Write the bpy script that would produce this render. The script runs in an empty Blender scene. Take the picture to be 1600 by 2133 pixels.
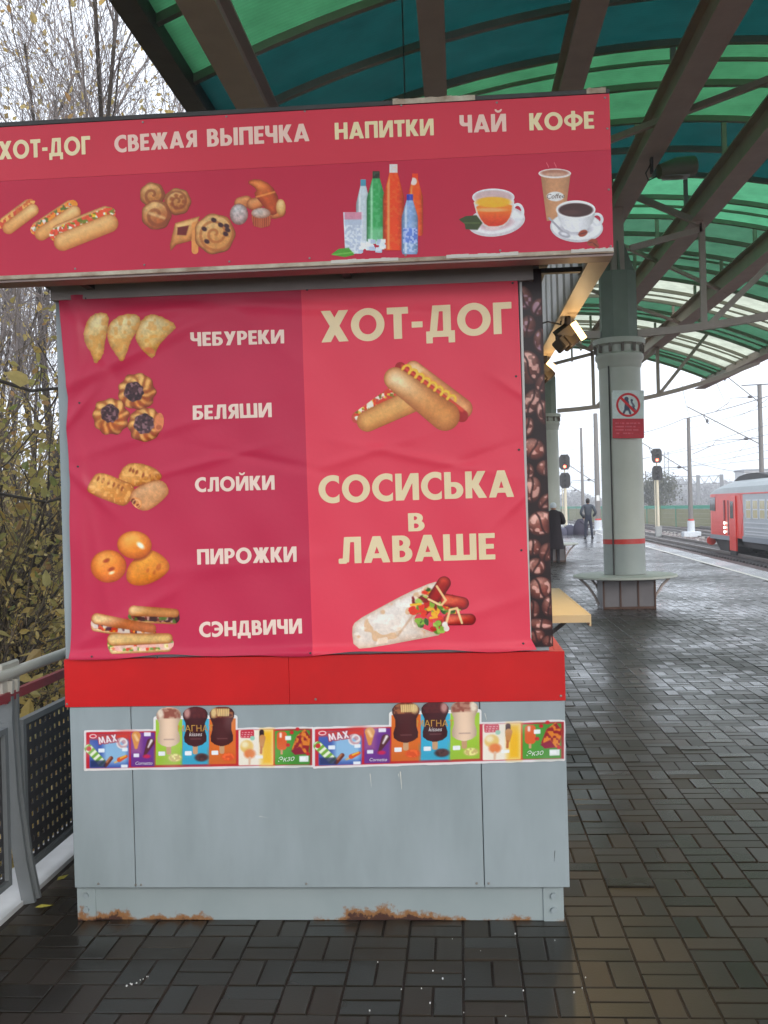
import bpy, math, random
import numpy as np
from mathutils import Vector, Matrix
random.seed(7); rng = np.random.default_rng(11)
R = math.radians
# ------------------------------------------------------------------ camera
F_PX, EYE, ROLL, CX, CY = 2160.0, 1.6, 0.027, 800.0, 1066.5
YS = 1.27
def _nrm(v): return v / np.linalg.norm(v)
_y = _nrm(np.array([957 - CX, CY - 1053, F_PX])); _u = np.array([-ROLL, 1, 0.0]); _u = _nrm(_u - (_u @ _y) * _y)
_x = np.cross(_u, _y); _x = _x if _x[0] > 0 else -_x
AX = np.array([_x, _y, _u])
sc = bpy.context.scene
cd = bpy.data.cameras.new('camera'); cam = bpy.data.objects.new('camera', cd); sc.collection.objects.link(cam)
cd.sensor_fit = 'VERTICAL'; cd.sensor_height = 24.0; cd.sensor_width = 18.0; cd.lens = 24.0 * F_PX / 2133.0
cd.clip_end = 3000; cd.clip_start = 0.05
cam.matrix_world = Matrix([[AX[i][0], AX[i][1], -AX[i][2], (0, 0, EYE)[i]] for i in range(3)] + [[0, 0, 0, 1]])
sc.camera = cam
# ------------------------------------------------------------------ sky and sun (overcast)
w = bpy.data.worlds.new('World'); sc.world = w; w.use_nodes = True; nt = w.node_tree; nt.nodes.clear()
sky = nt.nodes.new('ShaderNodeTexSky'); sky.sky_type = 'NISHITA'; sky.sun_disc = False
sky.sun_elevation = R(24); sky.sun_rotation = R(150); sky.dust_density = 4; sky.air_density = 1.0
hsv = nt.nodes.new('ShaderNodeHueSaturation'); hsv.inputs['Saturation'].default_value = 0.35
mx = nt.nodes.new('ShaderNodeMix'); mx.data_type = 'RGBA'; mx.inputs[0].default_value = 0.78
mx.inputs[7].default_value = (8.9, 9.7, 10.9, 1)
bg = nt.nodes.new('ShaderNodeBackground'); bg.inputs[1].default_value = 0.11
wo = nt.nodes.new('ShaderNodeOutputWorld')
nt.links.new(sky.outputs[0], hsv.inputs['Color']); nt.links.new(hsv.outputs[0], mx.inputs[6]); nt.links.new(mx.outputs[2], bg.inputs[0]); nt.links.new(bg.outputs[0], wo.inputs[0])
sd = bpy.data.lights.new('sun', 'SUN'); sd.energy = 1.0; sd.angle = R(25); sd.color = (1, 0.96, 0.9)
so = bpy.data.objects.new('sun', sd); sc.collection.objects.link(so); so.rotation_euler = (R(66), 0, R(30))
sc.view_settings.view_transform = 'Standard'; sc.view_settings.look = 'None'; sc.view_settings.gamma = 1; sc.view_settings.exposure = 0.85
sc.view_settings.use_curve_mapping = False
sc.render.engine = 'CYCLES'
try:
    sc.cycles.use_denoising = True; sc.cycles.max_bounces = 7; sc.cycles.diffuse_bounces = 4; sc.cycles.transmission_bounces = 4
    sc.cycles.transparent_max_bounces = 6; sc.cycles.sample_clamp_indirect = 6; sc.cycles.caustics_reflective = False; sc.cycles.caustics_refractive = False
except Exception: pass

# ------------------------------------------------------------------ layout: where a photograph point lies on a plane of the place
def unproj(px, py):
    px = np.asarray(px, float); py = np.asarray(py, float)
    c = np.stack([px - CX, CY - py, np.full(px.shape, F_PX)], -1)
    return c @ AX.T
def on_y(px, py, d):
    r = unproj(px, py); k = d / r[..., 1]
    return r[..., 0] * k, r[..., 2] * k + EYE
def xz(px, py, d):
    a, b = on_y(px, py, d); return float(a), float(b)

# ------------------------------------------------------------------ materials
MATS = {}
def lin(c): return tuple(((v / 255) / 12.92 if v / 255 <= 0.04045 else ((v / 255 + 0.055) / 1.055) ** 2.4) for v in c)
def mat(name, col, col2=None, rough=0.5, rough2=None, scale=6.0, bump=0.0, bscale=None, metal=0.0, spec=0.5, coat=0.0, detail=5, stretch=None, contrast=0.25, vc=False, emis=None, estr=0.0, isl=None, world=True):
    if name in MATS: return MATS[name]
    m = bpy.data.materials.new(name); m.use_nodes = True; n = m.node_tree.nodes; l = m.node_tree.links
    b = n['Principled BSDF']; MATS[name] = m
    b.inputs['Metallic'].default_value = metal; b.inputs['Specular IOR Level'].default_value = spec
    b.inputs['Roughness'].default_value = rough
    if coat: b.inputs['Coat Weight'].default_value = coat; b.inputs['Coat Roughness'].default_value = 0.15
    if emis: b.inputs['Emission Color'].default_value = (*emis, 1); b.inputs['Emission Strength'].default_value = estr
    if world:
        g = n.new('ShaderNodeNewGeometry'); vec = g.outputs['Position']
    else:
        g = n.new('ShaderNodeTexCoord'); vec = g.outputs['Object']
    if stretch:
        mp = n.new('ShaderNodeMapping'); mp.inputs['Scale'].default_value = stretch; l.new(vec, mp.inputs['Vector']); vec = mp.outputs[0]
    nz = n.new('ShaderNodeTexNoise'); nz.inputs['Scale'].default_value = scale; nz.inputs['Detail'].default_value = detail; nz.inputs['Roughness'].default_value = 0.6
    l.new(vec, nz.inputs['Vector'])
    rp = n.new('ShaderNodeMapRange'); rp.inputs[1].default_value = 0.5 - contrast; rp.inputs[2].default_value = 0.5 + contrast
    l.new(nz.outputs[0], rp.inputs[0])
    c2 = col2 or tuple(v * 0.86 for v in col)
    mix = n.new('ShaderNodeMix'); mix.data_type = 'RGBA'; l.new(rp.outputs[0], mix.inputs[0])
    mix.inputs[6].default_value = (*col, 1); mix.inputs[7].default_value = (*c2, 1)
    out = mix.outputs[2]
    if vc:
        at = n.new('ShaderNodeAttribute'); at.attribute_name = 'Col'
        mu = n.new('ShaderNodeMix'); mu.data_type = 'RGBA'; mu.blend_type = 'MULTIPLY'; mu.inputs[0].default_value = 1
        l.new(at.outputs[0], mu.inputs[6]); l.new(out, mu.inputs[7]); out = mu.outputs[2]
    if isl:
        gg = n.new('ShaderNodeNewGeometry'); cr = n.new('ShaderNodeValToRGB'); l.new(gg.outputs['Random Per Island'], cr.inputs[0])
        cr.color_ramp.interpolation = 'LINEAR'
        while len(cr.color_ramp.elements) < len(isl): cr.color_ramp.elements.new(0.5)
        for i, c in enumerate(isl): cr.color_ramp.elements[i].position = i / (len(isl) - 1); cr.color_ramp.elements[i].color = (*c, 1)
        mu = n.new('ShaderNodeMix'); mu.data_type = 'RGBA'; mu.blend_type = 'MULTIPLY'; mu.inputs[0].default_value = 1
        l.new(cr.outputs[0], mu.inputs[6]); l.new(out, mu.inputs[7]); out = mu.outputs[2]
    l.new(out, b.inputs['Base Color'])
    if rough2 is not None:
        rr = n.new('ShaderNodeMapRange'); rr.inputs[1].default_value = 0.5 - contrast; rr.inputs[2].default_value = 0.5 + contrast
        rr.inputs[3].default_value = rough; rr.inputs[4].default_value = rough2
        n2 = n.new('ShaderNodeTexNoise'); n2.inputs['Scale'].default_value = scale * 0.37; n2.inputs['Detail'].default_value = 4; l.new(vec, n2.inputs['Vector'])
        l.new(n2.outputs[0], rr.inputs[0]); l.new(rr.outputs[0], b.inputs['Roughness'])
    if bump:
        nb = n.new('ShaderNodeTexNoise'); nb.inputs['Scale'].default_value = bscale or scale * 4; nb.inputs['Detail'].default_value = 4; l.new(vec, nb.inputs['Vector'])
        bp = n.new('ShaderNodeBump'); bp.inputs['Strength'].default_value = 1.0; bp.inputs['Distance'].default_value = bump
        l.new(nb.outputs[0], bp.inputs['Height']); l.new(bp.outputs[0], b.inputs['Normal'])
    return m
def glow(name, col, s):
    m = bpy.data.materials.new(name); m.use_nodes = True; n = m.node_tree.nodes; n.remove(n['Principled BSDF'])
    e = n.new('ShaderNodeEmission'); e.inputs[0].default_value = (*col, 1); e.inputs[1].default_value = s
    m.node_tree.links.new(e.outputs[0], n['Material Output'].inputs[0]); return m

# ------------------------------------------------------------------ mesh helpers
COL = sc.collection
class MB:
    def __init__(s): s.v = []; s.f = []; s.m = []
    def add(s, vs, fs, mi=0):
        o = len(s.v); s.v += [tuple(v) for v in vs]; s.f += [tuple(i + o for i in f) for f in fs]; s.m += [mi] * len(fs); return s
    def box(s, x0, x1, y0, y1, z0, z1, mi=0, c=0.0, skip=()):
        if c <= 0:
            vs = [(x, y, z) for z in (z0, z1) for y in (y0, y1) for x in (x0, x1)]
            fs = [(0, 2, 3, 1), (4, 5, 7, 6), (0, 1, 5, 4), (2, 6, 7, 3), (0, 4, 6, 2), (1, 3, 7, 5)]
            return s.add(vs, fs, mi)
        # chamfered box: 24 vertices
        vs = []; idx = {}
        for sx in (0, 1):
            for sy in (0, 1):
                for sz in (0, 1):
                    X = (x0, x1)[sx]; Y = (y0, y1)[sy]; Z = (z0, z1)[sz]
                    dx = c if sx == 0 else -c; dy = c if sy == 0 else -c; dz = c if sz == 0 else -c
                    idx[sx, sy, sz, 'x'] = len(vs); vs.append((X, Y + dy, Z + dz))
                    idx[sx, sy, sz, 'y'] = len(vs); vs.append((X + dx, Y, Z + dz))
                    idx[sx, sy, sz, 'z'] = len(vs); vs.append((X + dx, Y + dy, Z))
        fs = []
        I = lambda a, b, cc, k: idx[a, b, cc, k]
        for a in (0, 1):
            q = [I(a, 0, 0, 'x'), I(a, 1, 0, 'x'), I(a, 1, 1, 'x'), I(a, 0, 1, 'x')]; fs.append(q[::-1] if a == 0 else q)
            q = [I(0, a, 0, 'y'), I(0, a, 1, 'y'), I(1, a, 1, 'y'), I(1, a, 0, 'y')]; fs.append(q[::-1] if a == 0 else q)
            q = [I(0, 0, a, 'z'), I(1, 0, a, 'z'), I(1, 1, a, 'z'), I(0, 1, a, 'z')]; fs.append(q[::-1] if a == 0 else q)
        for a in (0, 1):
            for b in (0, 1):
                fs.append([I(a, b, 0, 'x'), I(a, b, 1, 'x'), I(a, b, 1, 'y'), I(a, b, 0, 'y')])
                fs.append([I(a, 0, b, 'x'), I(a, 1, b, 'x'), I(a, 1, b, 'z'), I(a, 0, b, 'z')])
                fs.append([I(0, a, b, 'y'), I(1, a, b, 'y'), I(1, a, b, 'z'), I(0, a, b, 'z')])
                for d in (0, 1): fs.append([I(a, b, d, 'x'), I(a, b, d, 'y'), I(a, b, d, 'z')])
        return s.add(vs, fs, mi)
    def bar(s, p, q, w, h, mi=0, up=(0, 0, 1)):
        p = Vector(p); q = Vector(q); d = (q - p).normalized(); u = Vector(up); r = d.cross(u)
        if r.length < 1e-4: r = d.cross(Vector((0, 1, 0)))
        r.normalize(); u = r.cross(d)
        vs = [e + r * (a * w / 2) + u * (b * h / 2) for e in (p, q) for b in (-1, 1) for a in (-1, 1)]
        return s.add(vs, [(0, 2, 3, 1), (4, 5, 7, 6), (0, 1, 5, 4), (2, 6, 7, 3), (0, 4, 6, 2), (1, 3, 7, 5)], mi)
    def tube(s, pts, r, n=8, mi=0, caps=True):
        pts = [Vector(p) for p in pts]; rs = r if isinstance(r, (list, tuple)) else [r] * len(pts); vs = []; fs = []
        pr = None
        for i, p in enumerate(pts):
            d = (pts[min(i + 1, len(pts) - 1)] - pts[max(i - 1, 0)]).normalized()
            a = pr if pr is not None else (Vector((0, 0, 1)) if abs(d.z) < 0.9 else Vector((1, 0, 0)))
            u = (a - d * a.dot(d)).normalized(); v = d.cross(u); pr = u
            for k in range(n):
                t = 2 * math.pi * k / n; vs.append(p + (u * math.cos(t) + v * math.sin(t)) * rs[i])
        for i in range(len(pts) - 1):
            for k in range(n): fs.append((i * n + k, i * n + (k + 1) % n, (i + 1) * n + (k + 1) % n, (i + 1) * n + k))
        if caps: fs.append(tuple(range(n))[::-1]); fs.append(tuple(range((len(pts) - 1) * n, len(pts) * n)))
        return s.add(vs, fs, mi)
    def lathe(s, prof, cx=0, cy=0, n=32, mi=0, a0=0, a1=2 * math.pi, closed=True):
        vs = []; fs = []; k = len(prof); full = abs(a1 - a0 - 2 * math.pi) < 1e-6; m = n if full else n + 1
        for i in range(m):
            t = a0 + (a1 - a0) * i / n
            for (r, z) in prof: vs.append((cx + r * math.cos(t), cy + r * math.sin(t), z))
        for i in range(n):
            j = (i + 1) % m
            for q in range(k - 1): fs.append((i * k + q, j * k + q, j * k + q + 1, i * k + q + 1))
        if full and closed:
            fs.append(tuple(i * k for i in range(m))[::-1]); fs.append(tuple(i * k + k - 1 for i in range(m)))
        return s.add(vs, fs, mi)
    def prism(s, poly, a, b, axis='y', mi=0):
        n = len(poly); put = {'y': lambda p, t: (p[0], t, p[1]), 'x': lambda p, t: (t, p[0], p[1]), 'z': lambda p, t: (p[0], p[1], t)}[axis]
        vs = [put(p, a) for p in poly] + [put(p, b) for p in poly]
        fs = [tuple(range(n)), tuple(range(n, 2 * n))[::-1]] + [(i, i + n, (i + 1) % n + n, (i + 1) % n) for i in range(n)]
        return s.add(vs, fs, mi)
    def mesh(s, name, mats, smooth=False):
        me = bpy.data.meshes.new(name); me.from_pydata(s.v, [], s.f)
        for m in (mats if isinstance(mats, (list, tuple)) else [mats]): me.materials.append(m)
        if any(s.m): me.polygons.foreach_set('material_index', s.m)
        me.validate(); me.update()
        if smooth:
            me.polygons.foreach_set('use_smooth', [True] * len(me.polygons))
            try: me.set_sharp_from_angle(angle=R(40))
            except Exception: pass
        return me
    def build(s, name, mats, parent=None, smooth=False, **kw):
        return link(bpy.data.objects.new(name, s.mesh(name, mats, smooth)), parent, **kw)
def link(o, parent=None, label=None, cat=None, group=None, kind=None, loc=None):
    COL.objects.link(o)
    if parent is not None: o.parent = parent
    if loc is not None: o.location = loc
    if label: o['label'] = label
    if cat: o['category'] = cat
    if group: o['group'] = group
    if kind: o['kind'] = kind
    return o
def thing(name, label, cat, loc=(0, 0, 0), group=None):
    o = bpy.data.objects.new(name, None); o.empty_display_size = 0.1
    return link(o, None, label, cat, group, None, loc)
def rel(parent, o):   # parts built in world coordinates under an Empty that stands elsewhere
    o.matrix_parent_inverse = Matrix.Translation(-Vector(parent.location)); return o
def part(b, name, mats, parent, smooth=False, **kw):
    o = b.build(name, mats, parent, smooth, **kw)
    t = Vector((0, 0, 0)); q = parent
    while q is not None:
        t += Vector(q.location); q = q.parent
    if t.length: o.location = -t + Vector(o.location)
    return o
def raw(name, V, faces, mats, mi=None, col=None, smooth=False):
    """fast mesh from numpy arrays; faces is a list of (n,k) index arrays"""
    me = bpy.data.meshes.new(name); V = np.asarray(V, np.float32)
    tot = [len(f) * f.shape[1] for f in faces]; npoly = sum(len(f) for f in faces)
    me.vertices.add(len(V)); me.vertices.foreach_set('co', V.ravel())
    me.loops.add(sum(tot)); me.polygons.add(npoly)
    li = np.concatenate([f.ravel() for f in faces]).astype(np.int32)
    cnt = np.concatenate([np.full(len(f), f.shape[1]) for f in faces]); st = np.concatenate([[0], np.cumsum(cnt)[:-1]]).astype(np.int32)
    me.loops.foreach_set('vertex_index', li); me.polygons.foreach_set('loop_start', st)
    if mi is not None: me.polygons.foreach_set('material_index', np.asarray(mi, np.int32))
    for m in (mats if isinstance(mats, (list, tuple)) else [mats]): me.materials.append(m)
    me.update(calc_edges=True)
    if col is not None:
        ca = me.color_attributes.new('Col', 'FLOAT_COLOR', 'POINT')
        ca.data.foreach_set('color', np.concatenate([col, np.ones((len(col), 1))], 1).astype(np.float32).ravel())
    me.polygons.foreach_set('use_smooth', [bool(smooth)] * npoly)
    return me
# ------------------------------------------------------------------ common materials
M_ink = mat('print_ink', (1, 1, 1), (0.93, 0.93, 0.93), rough=0.38, scale=9, bump=0.0006, bscale=25, vc=True, spec=0.4)
M_grey = mat('grey_kiosk_paint', lin((157, 167, 171)), lin((138, 149, 151)), rough=0.36, rough2=0.62, stretch=(1, 1, .3), scale=4.5, bump=0.0035, bscale=1.9, contrast=0.22)
M_red = mat('red_band_paint', (0.66, 0.011, 0.012), (0.52, 0.009, 0.01), spec=.3, rough=0.35, rough2=0.5, scale=3, bump=0.0005, bscale=12)
M_dark = mat('dark_steel', (0.05, 0.046, 0.045), (0.03, 0.027, 0.026), rough=0.55, scale=8, bump=0.001, bscale=40)
M_beam = mat('brown_grey_beam_paint', (0.54, 0.45, 0.41), (0.44, 0.36, 0.33), rough=0.55, scale=3, bump=0.001, bscale=14)
M_rib = mat('green_brown_rib_paint', (0.36, 0.34, 0.28), (0.27, 0.26, 0.21), rough=0.6, scale=3)
M_cream = mat('cream_flaking_paint', lin((205, 195, 175)), lin((150, 125, 105)), rough=0.6, scale=9, bump=0.002, bscale=30, contrast=0.14)
M_colm = mat('pale_column_paint', lin((192, 194, 184)), lin((172, 174, 163)), rough=0.4, rough2=0.6, scale=1.6, bump=0.0015, bscale=6, contrast=0.3)
M_white = mat('white_paint', (0.78, 0.78, 0.76), (0.66, 0.66, 0.64), rough=0.5, scale=5)
M_bolt = mat('zinc_screw', (0.3, 0.28, 0.25), rough=0.45, metal=0.6)
M_rail = mat('grey_railing_paint', (0.17, 0.18, 0.185), (0.13, 0.14, 0.145), rough=0.35, scale=5)
M_hand = mat('pale_handrail_paint', (0.52, 0.5, 0.44), (0.44, 0.42, 0.37), rough=0.35, scale=5)
M_redp = mat('red_railing_paint', (0.3, 0.02, 0.03), (0.22, 0.016, 0.024), rough=0.4)
M_conc = mat('concrete', (0.3, 0.29, 0.27), (0.2, 0.195, 0.185), rough=0.7, scale=4, bump=0.004, bscale=20)
M_blk = mat('black_plastic', (0.018, 0.017, 0.017), (0.012, 0.012, 0.012), rough=0.5)

def rust_paint():
    m = mat('grey_plinth_paint_with_rust', lin((156, 166, 167)), lin((142, 154, 155)), rough=0.5, scale=3)
    n = m.node_tree.nodes; l = m.node_tree.links; b = n['Principled BSDF']; src = b.inputs['Base Color'].links[0].from_socket
    g = n.new('ShaderNodeNewGeometry'); sx = n.new('ShaderNodeSeparateXYZ'); l.new(g.outputs['Position'], sx.inputs[0])
    nz = n.new('ShaderNodeTexNoise'); nz.inputs['Scale'].default_value = 5.5; nz.inputs['Detail'].default_value = 9; nz.inputs['Roughness'].default_value = 0.72; l.new(g.outputs['Position'], nz.inputs['Vector'])
    mr = n.new('ShaderNodeMapRange'); mr.inputs[1].default_value = 0.0; mr.inputs[2].default_value = 0.07; mr.inputs[3].default_value = 0.27; mr.inputs[4].default_value = -0.02; mr.clamp = False
    l.new(sx.outputs[2], mr.inputs[0])
    lf = n.new('ShaderNodeTexNoise'); lf.inputs['Scale'].default_value = 1.7; lf.inputs['Detail'].default_value = 2; l.new(g.outputs['Position'], lf.inputs['Vector'])
    lm = n.new('ShaderNodeMapRange'); lm.inputs[1].default_value = .35; lm.inputs[2].default_value = .65; lm.inputs[3].default_value = -.22; lm.inputs[4].default_value = .17; l.new(lf.outputs[0], lm.inputs[0])
    a0 = n.new('ShaderNodeMath'); a0.operation = 'ADD'; l.new(nz.outputs[0], a0.inputs[0]); l.new(lm.outputs[0], a0.inputs[1])
    ad = n.new('ShaderNodeMath'); ad.operation = 'ADD'; l.new(a0.outputs[0], ad.inputs[0]); l.new(mr.outputs[0], ad.inputs[1])
    for lo, hi, c in ((0.74, 0.8, (0.27, 0.125, 0.045)), (0.84, 0.87, (0.06, 0.022, 0.014))):
        r = n.new('ShaderNodeMapRange'); r.inputs[1].default_value = lo; r.inputs[2].default_value = hi; l.new(ad.outputs[0], r.inputs[0])
        mi = n.new('ShaderNodeMix'); mi.data_type = 'RGBA'; l.new(r.outputs[0], mi.inputs[0]); l.new(src, mi.inputs[6]); mi.inputs[7].default_value = (*c, 1); src = mi.outputs[2]
    l.new(src, b.inputs['Base Color']); return m
M_plinth = rust_paint()

# ------------------------------------------------------------------ platform: slab, joint bed, pavers
wet = dict(rough=0.15, rough2=0.46, scale=1.1, bump=0.0004, bscale=90, contrast=0.2, spec=0.5)
def paver_mat(name, a, b_, isl):
    m = mat(name, a, b_, isl=isl, **wet); n = m.node_tree.nodes; l = m.node_tree.links; b = n['Principled BSDF']   # every block is worn to its own polish
    g = n.new('ShaderNodeNewGeometry'); mr = n.new('ShaderNodeMapRange'); mr.inputs[3].default_value = -.06; mr.inputs[4].default_value = .1; l.new(g.outputs['Random Per Island'], mr.inputs[0])
    ad = n.new('ShaderNodeMath'); ad.operation = 'ADD'; ad.use_clamp = True; l.new(b.inputs['Roughness'].links[0].from_socket, ad.inputs[0]); l.new(mr.outputs[0], ad.inputs[1]); l.new(ad.outputs[0], b.inputs['Roughness']); return m
M_pav = paver_mat('wet_grey_paver', (0.95, 0.95, 0.95), (0.7, 0.66, 0.6), [(0.058, 0.047, 0.04), (0.036, 0.031, 0.03), (0.066, 0.05, 0.042), (0.044, 0.035, 0.029), (0.054, 0.047, 0.046)])
M_joint = mat('dark_sandy_joint', (0.034, 0.02, 0.012), (0.018, 0.012, 0.009), rough=0.6, rough2=0.9, scale=12, bump=0.003, bscale=60)
M_slab = mat('wet_platform_slab', (0.075, 0.072, 0.07), (0.05, 0.05, 0.052), rough=0.08, rough2=0.34, scale=0.7, bump=0.0015, bscale=9, contrast=0.25)
def edge_x(y): return 5.18 + 0.0326 * y          # the platform edge drifts away to the right
SL = -1.95
Y0, Y1, YE = -6.0, 37.0, 84.0
MB().add([(SL, Y0, -.0055), (edge_x(Y0) + .1, Y0, -.0055), (edge_x(Y1) + .1, Y1, -.0055), (SL, Y1, -.0055)], [(0, 1, 2, 3)]).build('paving_bed', M_joint, kind='structure')
b = MB()
yf = [Y1, 46, 56, 69, YE]; lf = [SL, SL, SL - .0, 1.5, 7.0]
for i in range(4):
    b.add([(lf[i], yf[i], -.002), (edge_x(yf[i]) + .1, yf[i], -.002), (edge_x(yf[i + 1]) + .1, yf[i + 1], -.002), (lf[i + 1], yf[i + 1], -.002)], [(0, 1, 2, 3)])
b.build('platform_far_surface', M_slab, kind='structure')
b = MB()
for a, c in ((Y0, 38.0), (38.0, 84.0)):
    b.add([(edge_x(a) + .1, a, -.0), (edge_x(a) + .62, a, 0), (edge_x(c) + .62, c, 0), (edge_x(c) + .1, c, 0), (edge_x(a) + .62, a, -1.3), (edge_x(c) + .62, c, -1.3)], [(0, 1, 2, 3), (1, 4, 5, 2)])
b.build('platform_edge_slab', mat('wet_edge_concrete', (0.12, 0.115, 0.11), (0.08, 0.078, 0.075), rough=0.12, rough2=0.4, scale=2, bump=0.002, bscale=20), kind='structure')
MB().add([(edge_x(Y0) - .0, Y0, .004), (edge_x(Y0) + .1, Y0, .004), (edge_x(YE) + .1, YE, .004), (edge_x(YE), YE, .004)], [(0, 1, 2, 3)]).build('platform_edge_line', mat('worn_white_line', (0.7, 0.66, 0.56), (0.42, 0.4, 0.36), rough=0.35, scale=14, contrast=0.2), kind='structure')
MB().add([(SL, Y0, -.02), (SL, 69, -.02), (SL, 69, -1.7), (SL, Y0, -1.7), ], [(0, 1, 2, 3)]).build('platform_side_wall', M_conc, kind='structure')

# pavers in pairs, pair by pair turned a quarter (each 197 x 98 mm)
PW = 0.199; JT = 0.009; X_PH = 0.567; Y_PH = 4.444
def paver_cells():
    out = []
    for i in range(int((SL - X_PH) / PW) - 1, 34):
        for j in range(int((Y0 - Y_PH) / PW), int((Y1 - Y_PH) / PW)):
            x = X_PH + i * PW; y = Y_PH + j * PW
            if x + PW > edge_x(y) + .1 or x < SL - .01: continue
            if (i + j) % 2 == 0: out += [(x + PW / 4, y + PW / 2, 0), (x + 3 * PW / 4, y + PW / 2, 0)]
            else: out += [(x + PW / 2, y + PW / 4, 1), (x + PW / 2, y + 3 * PW / 4, 1)]
    return np.array(out)
cells = paver_cells()
def seen_px(c):
    p = np.stack([c[:, 0], c[:, 1], np.full(len(c), -EYE)], 1) @ AX
    z = np.maximum(p[:, 2], 1e-3); return CX + F_PX * p[:, 0] / z, CY - F_PX * p[:, 1] / z, p[:, 2]
qx, qy, qz = seen_px(cells)
hid = (cells[:, 0] > -1.5) & (cells[:, 0] < 0.34) & (cells[:, 1] > 4.0)
behind = (qz > 0) & (cells[:, 1] > 4.1) & (qx < 1165) & (qx > 150)
vis = (qz > 0.3) & (qx > -20) & (qx < 1620) & (qy < 2160) & ~hid & ~behind
order = np.argsort(np.where(vis, cells[:, 1] + 0.12 * np.abs(cells[:, 0]), 1e9)); near = order[:300]
def paver_shape(L, Wd, T=0.01, c=0.0016):
    x, y = L / 2, Wd / 2
    v = [(-x, -y, -T), (x, -y, -T), (x, y, -T), (-x, y, -T), (-x, -y, -c), (x, -y, -c), (x, y, -c), (-x, y, -c), (-x + c, -y + c, 0), (x - c, -y + c, 0), (x - c, y - c, 0), (-x + c, y - c, 0)]
    f = [(8, 9, 10, 11)] + [(a, (a + 1) % 4 + 0, 4 + (a + 1) % 4, 4 + a) for a in range(4)] + [(4 + a, 4 + (a + 1) % 4, 8 + (a + 1) % 4, 8 + a) for a in range(4)]
    return np.array(v), np.array(f)
pv, pf = paver_shape(PW - JT, PW / 2 - JT)
paving = thing('platform_paving', 'x', 'x', (0, 0, 0)); del paving['label']; del paving['category']; paving['kind'] = 'structure'
bmesh_v = []
for k in range(4):
    me = raw('brick', pv, [pf], M_pav); bmesh_v.append(me)
# near bricks: four tones dealt at random, all darker than the distant pavers
def brick_material(i):
    t = [(0.031, 0.022, 0.013), (0.026, 0.021, 0.015), (0.034, 0.023, 0.013), (0.025, 0.019, 0.012)][i]
    return mat(('brown', 'slate', 'rusty', 'dark')[i] + '_wet_brick', t, tuple(v * .6 for v in t), **dict(wet, rough=(.22, .14, .3, .2)[i], rough2=(.5, .4, .6, .46)[i]))
for k in range(4): bmesh_v[k].materials.clear(); bmesh_v[k].materials.append(brick_material(k))
for n_, i in enumerate(near):
    x, y, t = cells[i]
    o = bpy.data.objects.new('brick', bmesh_v[random.randrange(4)]); COL.objects.link(o); o.parent = paving
    o.location = (x, y, random.gauss(0, 0.0007) + (.003 if random.random() < .04 else 0)); o.rotation_euler = (random.gauss(0, .0032), random.gauss(0, .0032), (0 if t else math.pi / 2) + random.gauss(0, .006))
rest = np.ones(len(cells), bool); rest[near] = False; rc = cells[rest]
ang = np.where(rc[:, 2] > 0, 0, math.pi / 2) + rng.normal(0, .006, len(rc)); ca, sa = np.cos(ang), np.sin(ang)
tx, ty = rng.normal(0, .0025, len(rc)), rng.normal(0, .0025, len(rc)); dz = rng.normal(0, .0008, len(rc)) + .0035 * (rng.random(len(rc)) < .03)
VX = rc[:, 0, None] + pv[None, :, 0] * ca[:, None] - pv[None, :, 1] * sa[:, None]
VY = rc[:, 1, None] + pv[None, :, 0] * sa[:, None] + pv[None, :, 1] * ca[:, None]
VZ = pv[None, :, 2] + dz[:, None] + pv[None, :, 0] * tx[:, None] + pv[None, :, 1] * ty[:, None]
V = np.stack([VX, VY, VZ], -1).reshape(-1, 3); Fq = (pf[None] + 12 * np.arange(len(rc))[:, None, None]).reshape(-1, 4)
o = bpy.data.objects.new('distant_bricks', raw('distant_bricks', V, [Fq], M_pav)); COL.objects.link(o); o.parent = paving; o['kind'] = 'stuff'
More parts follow.
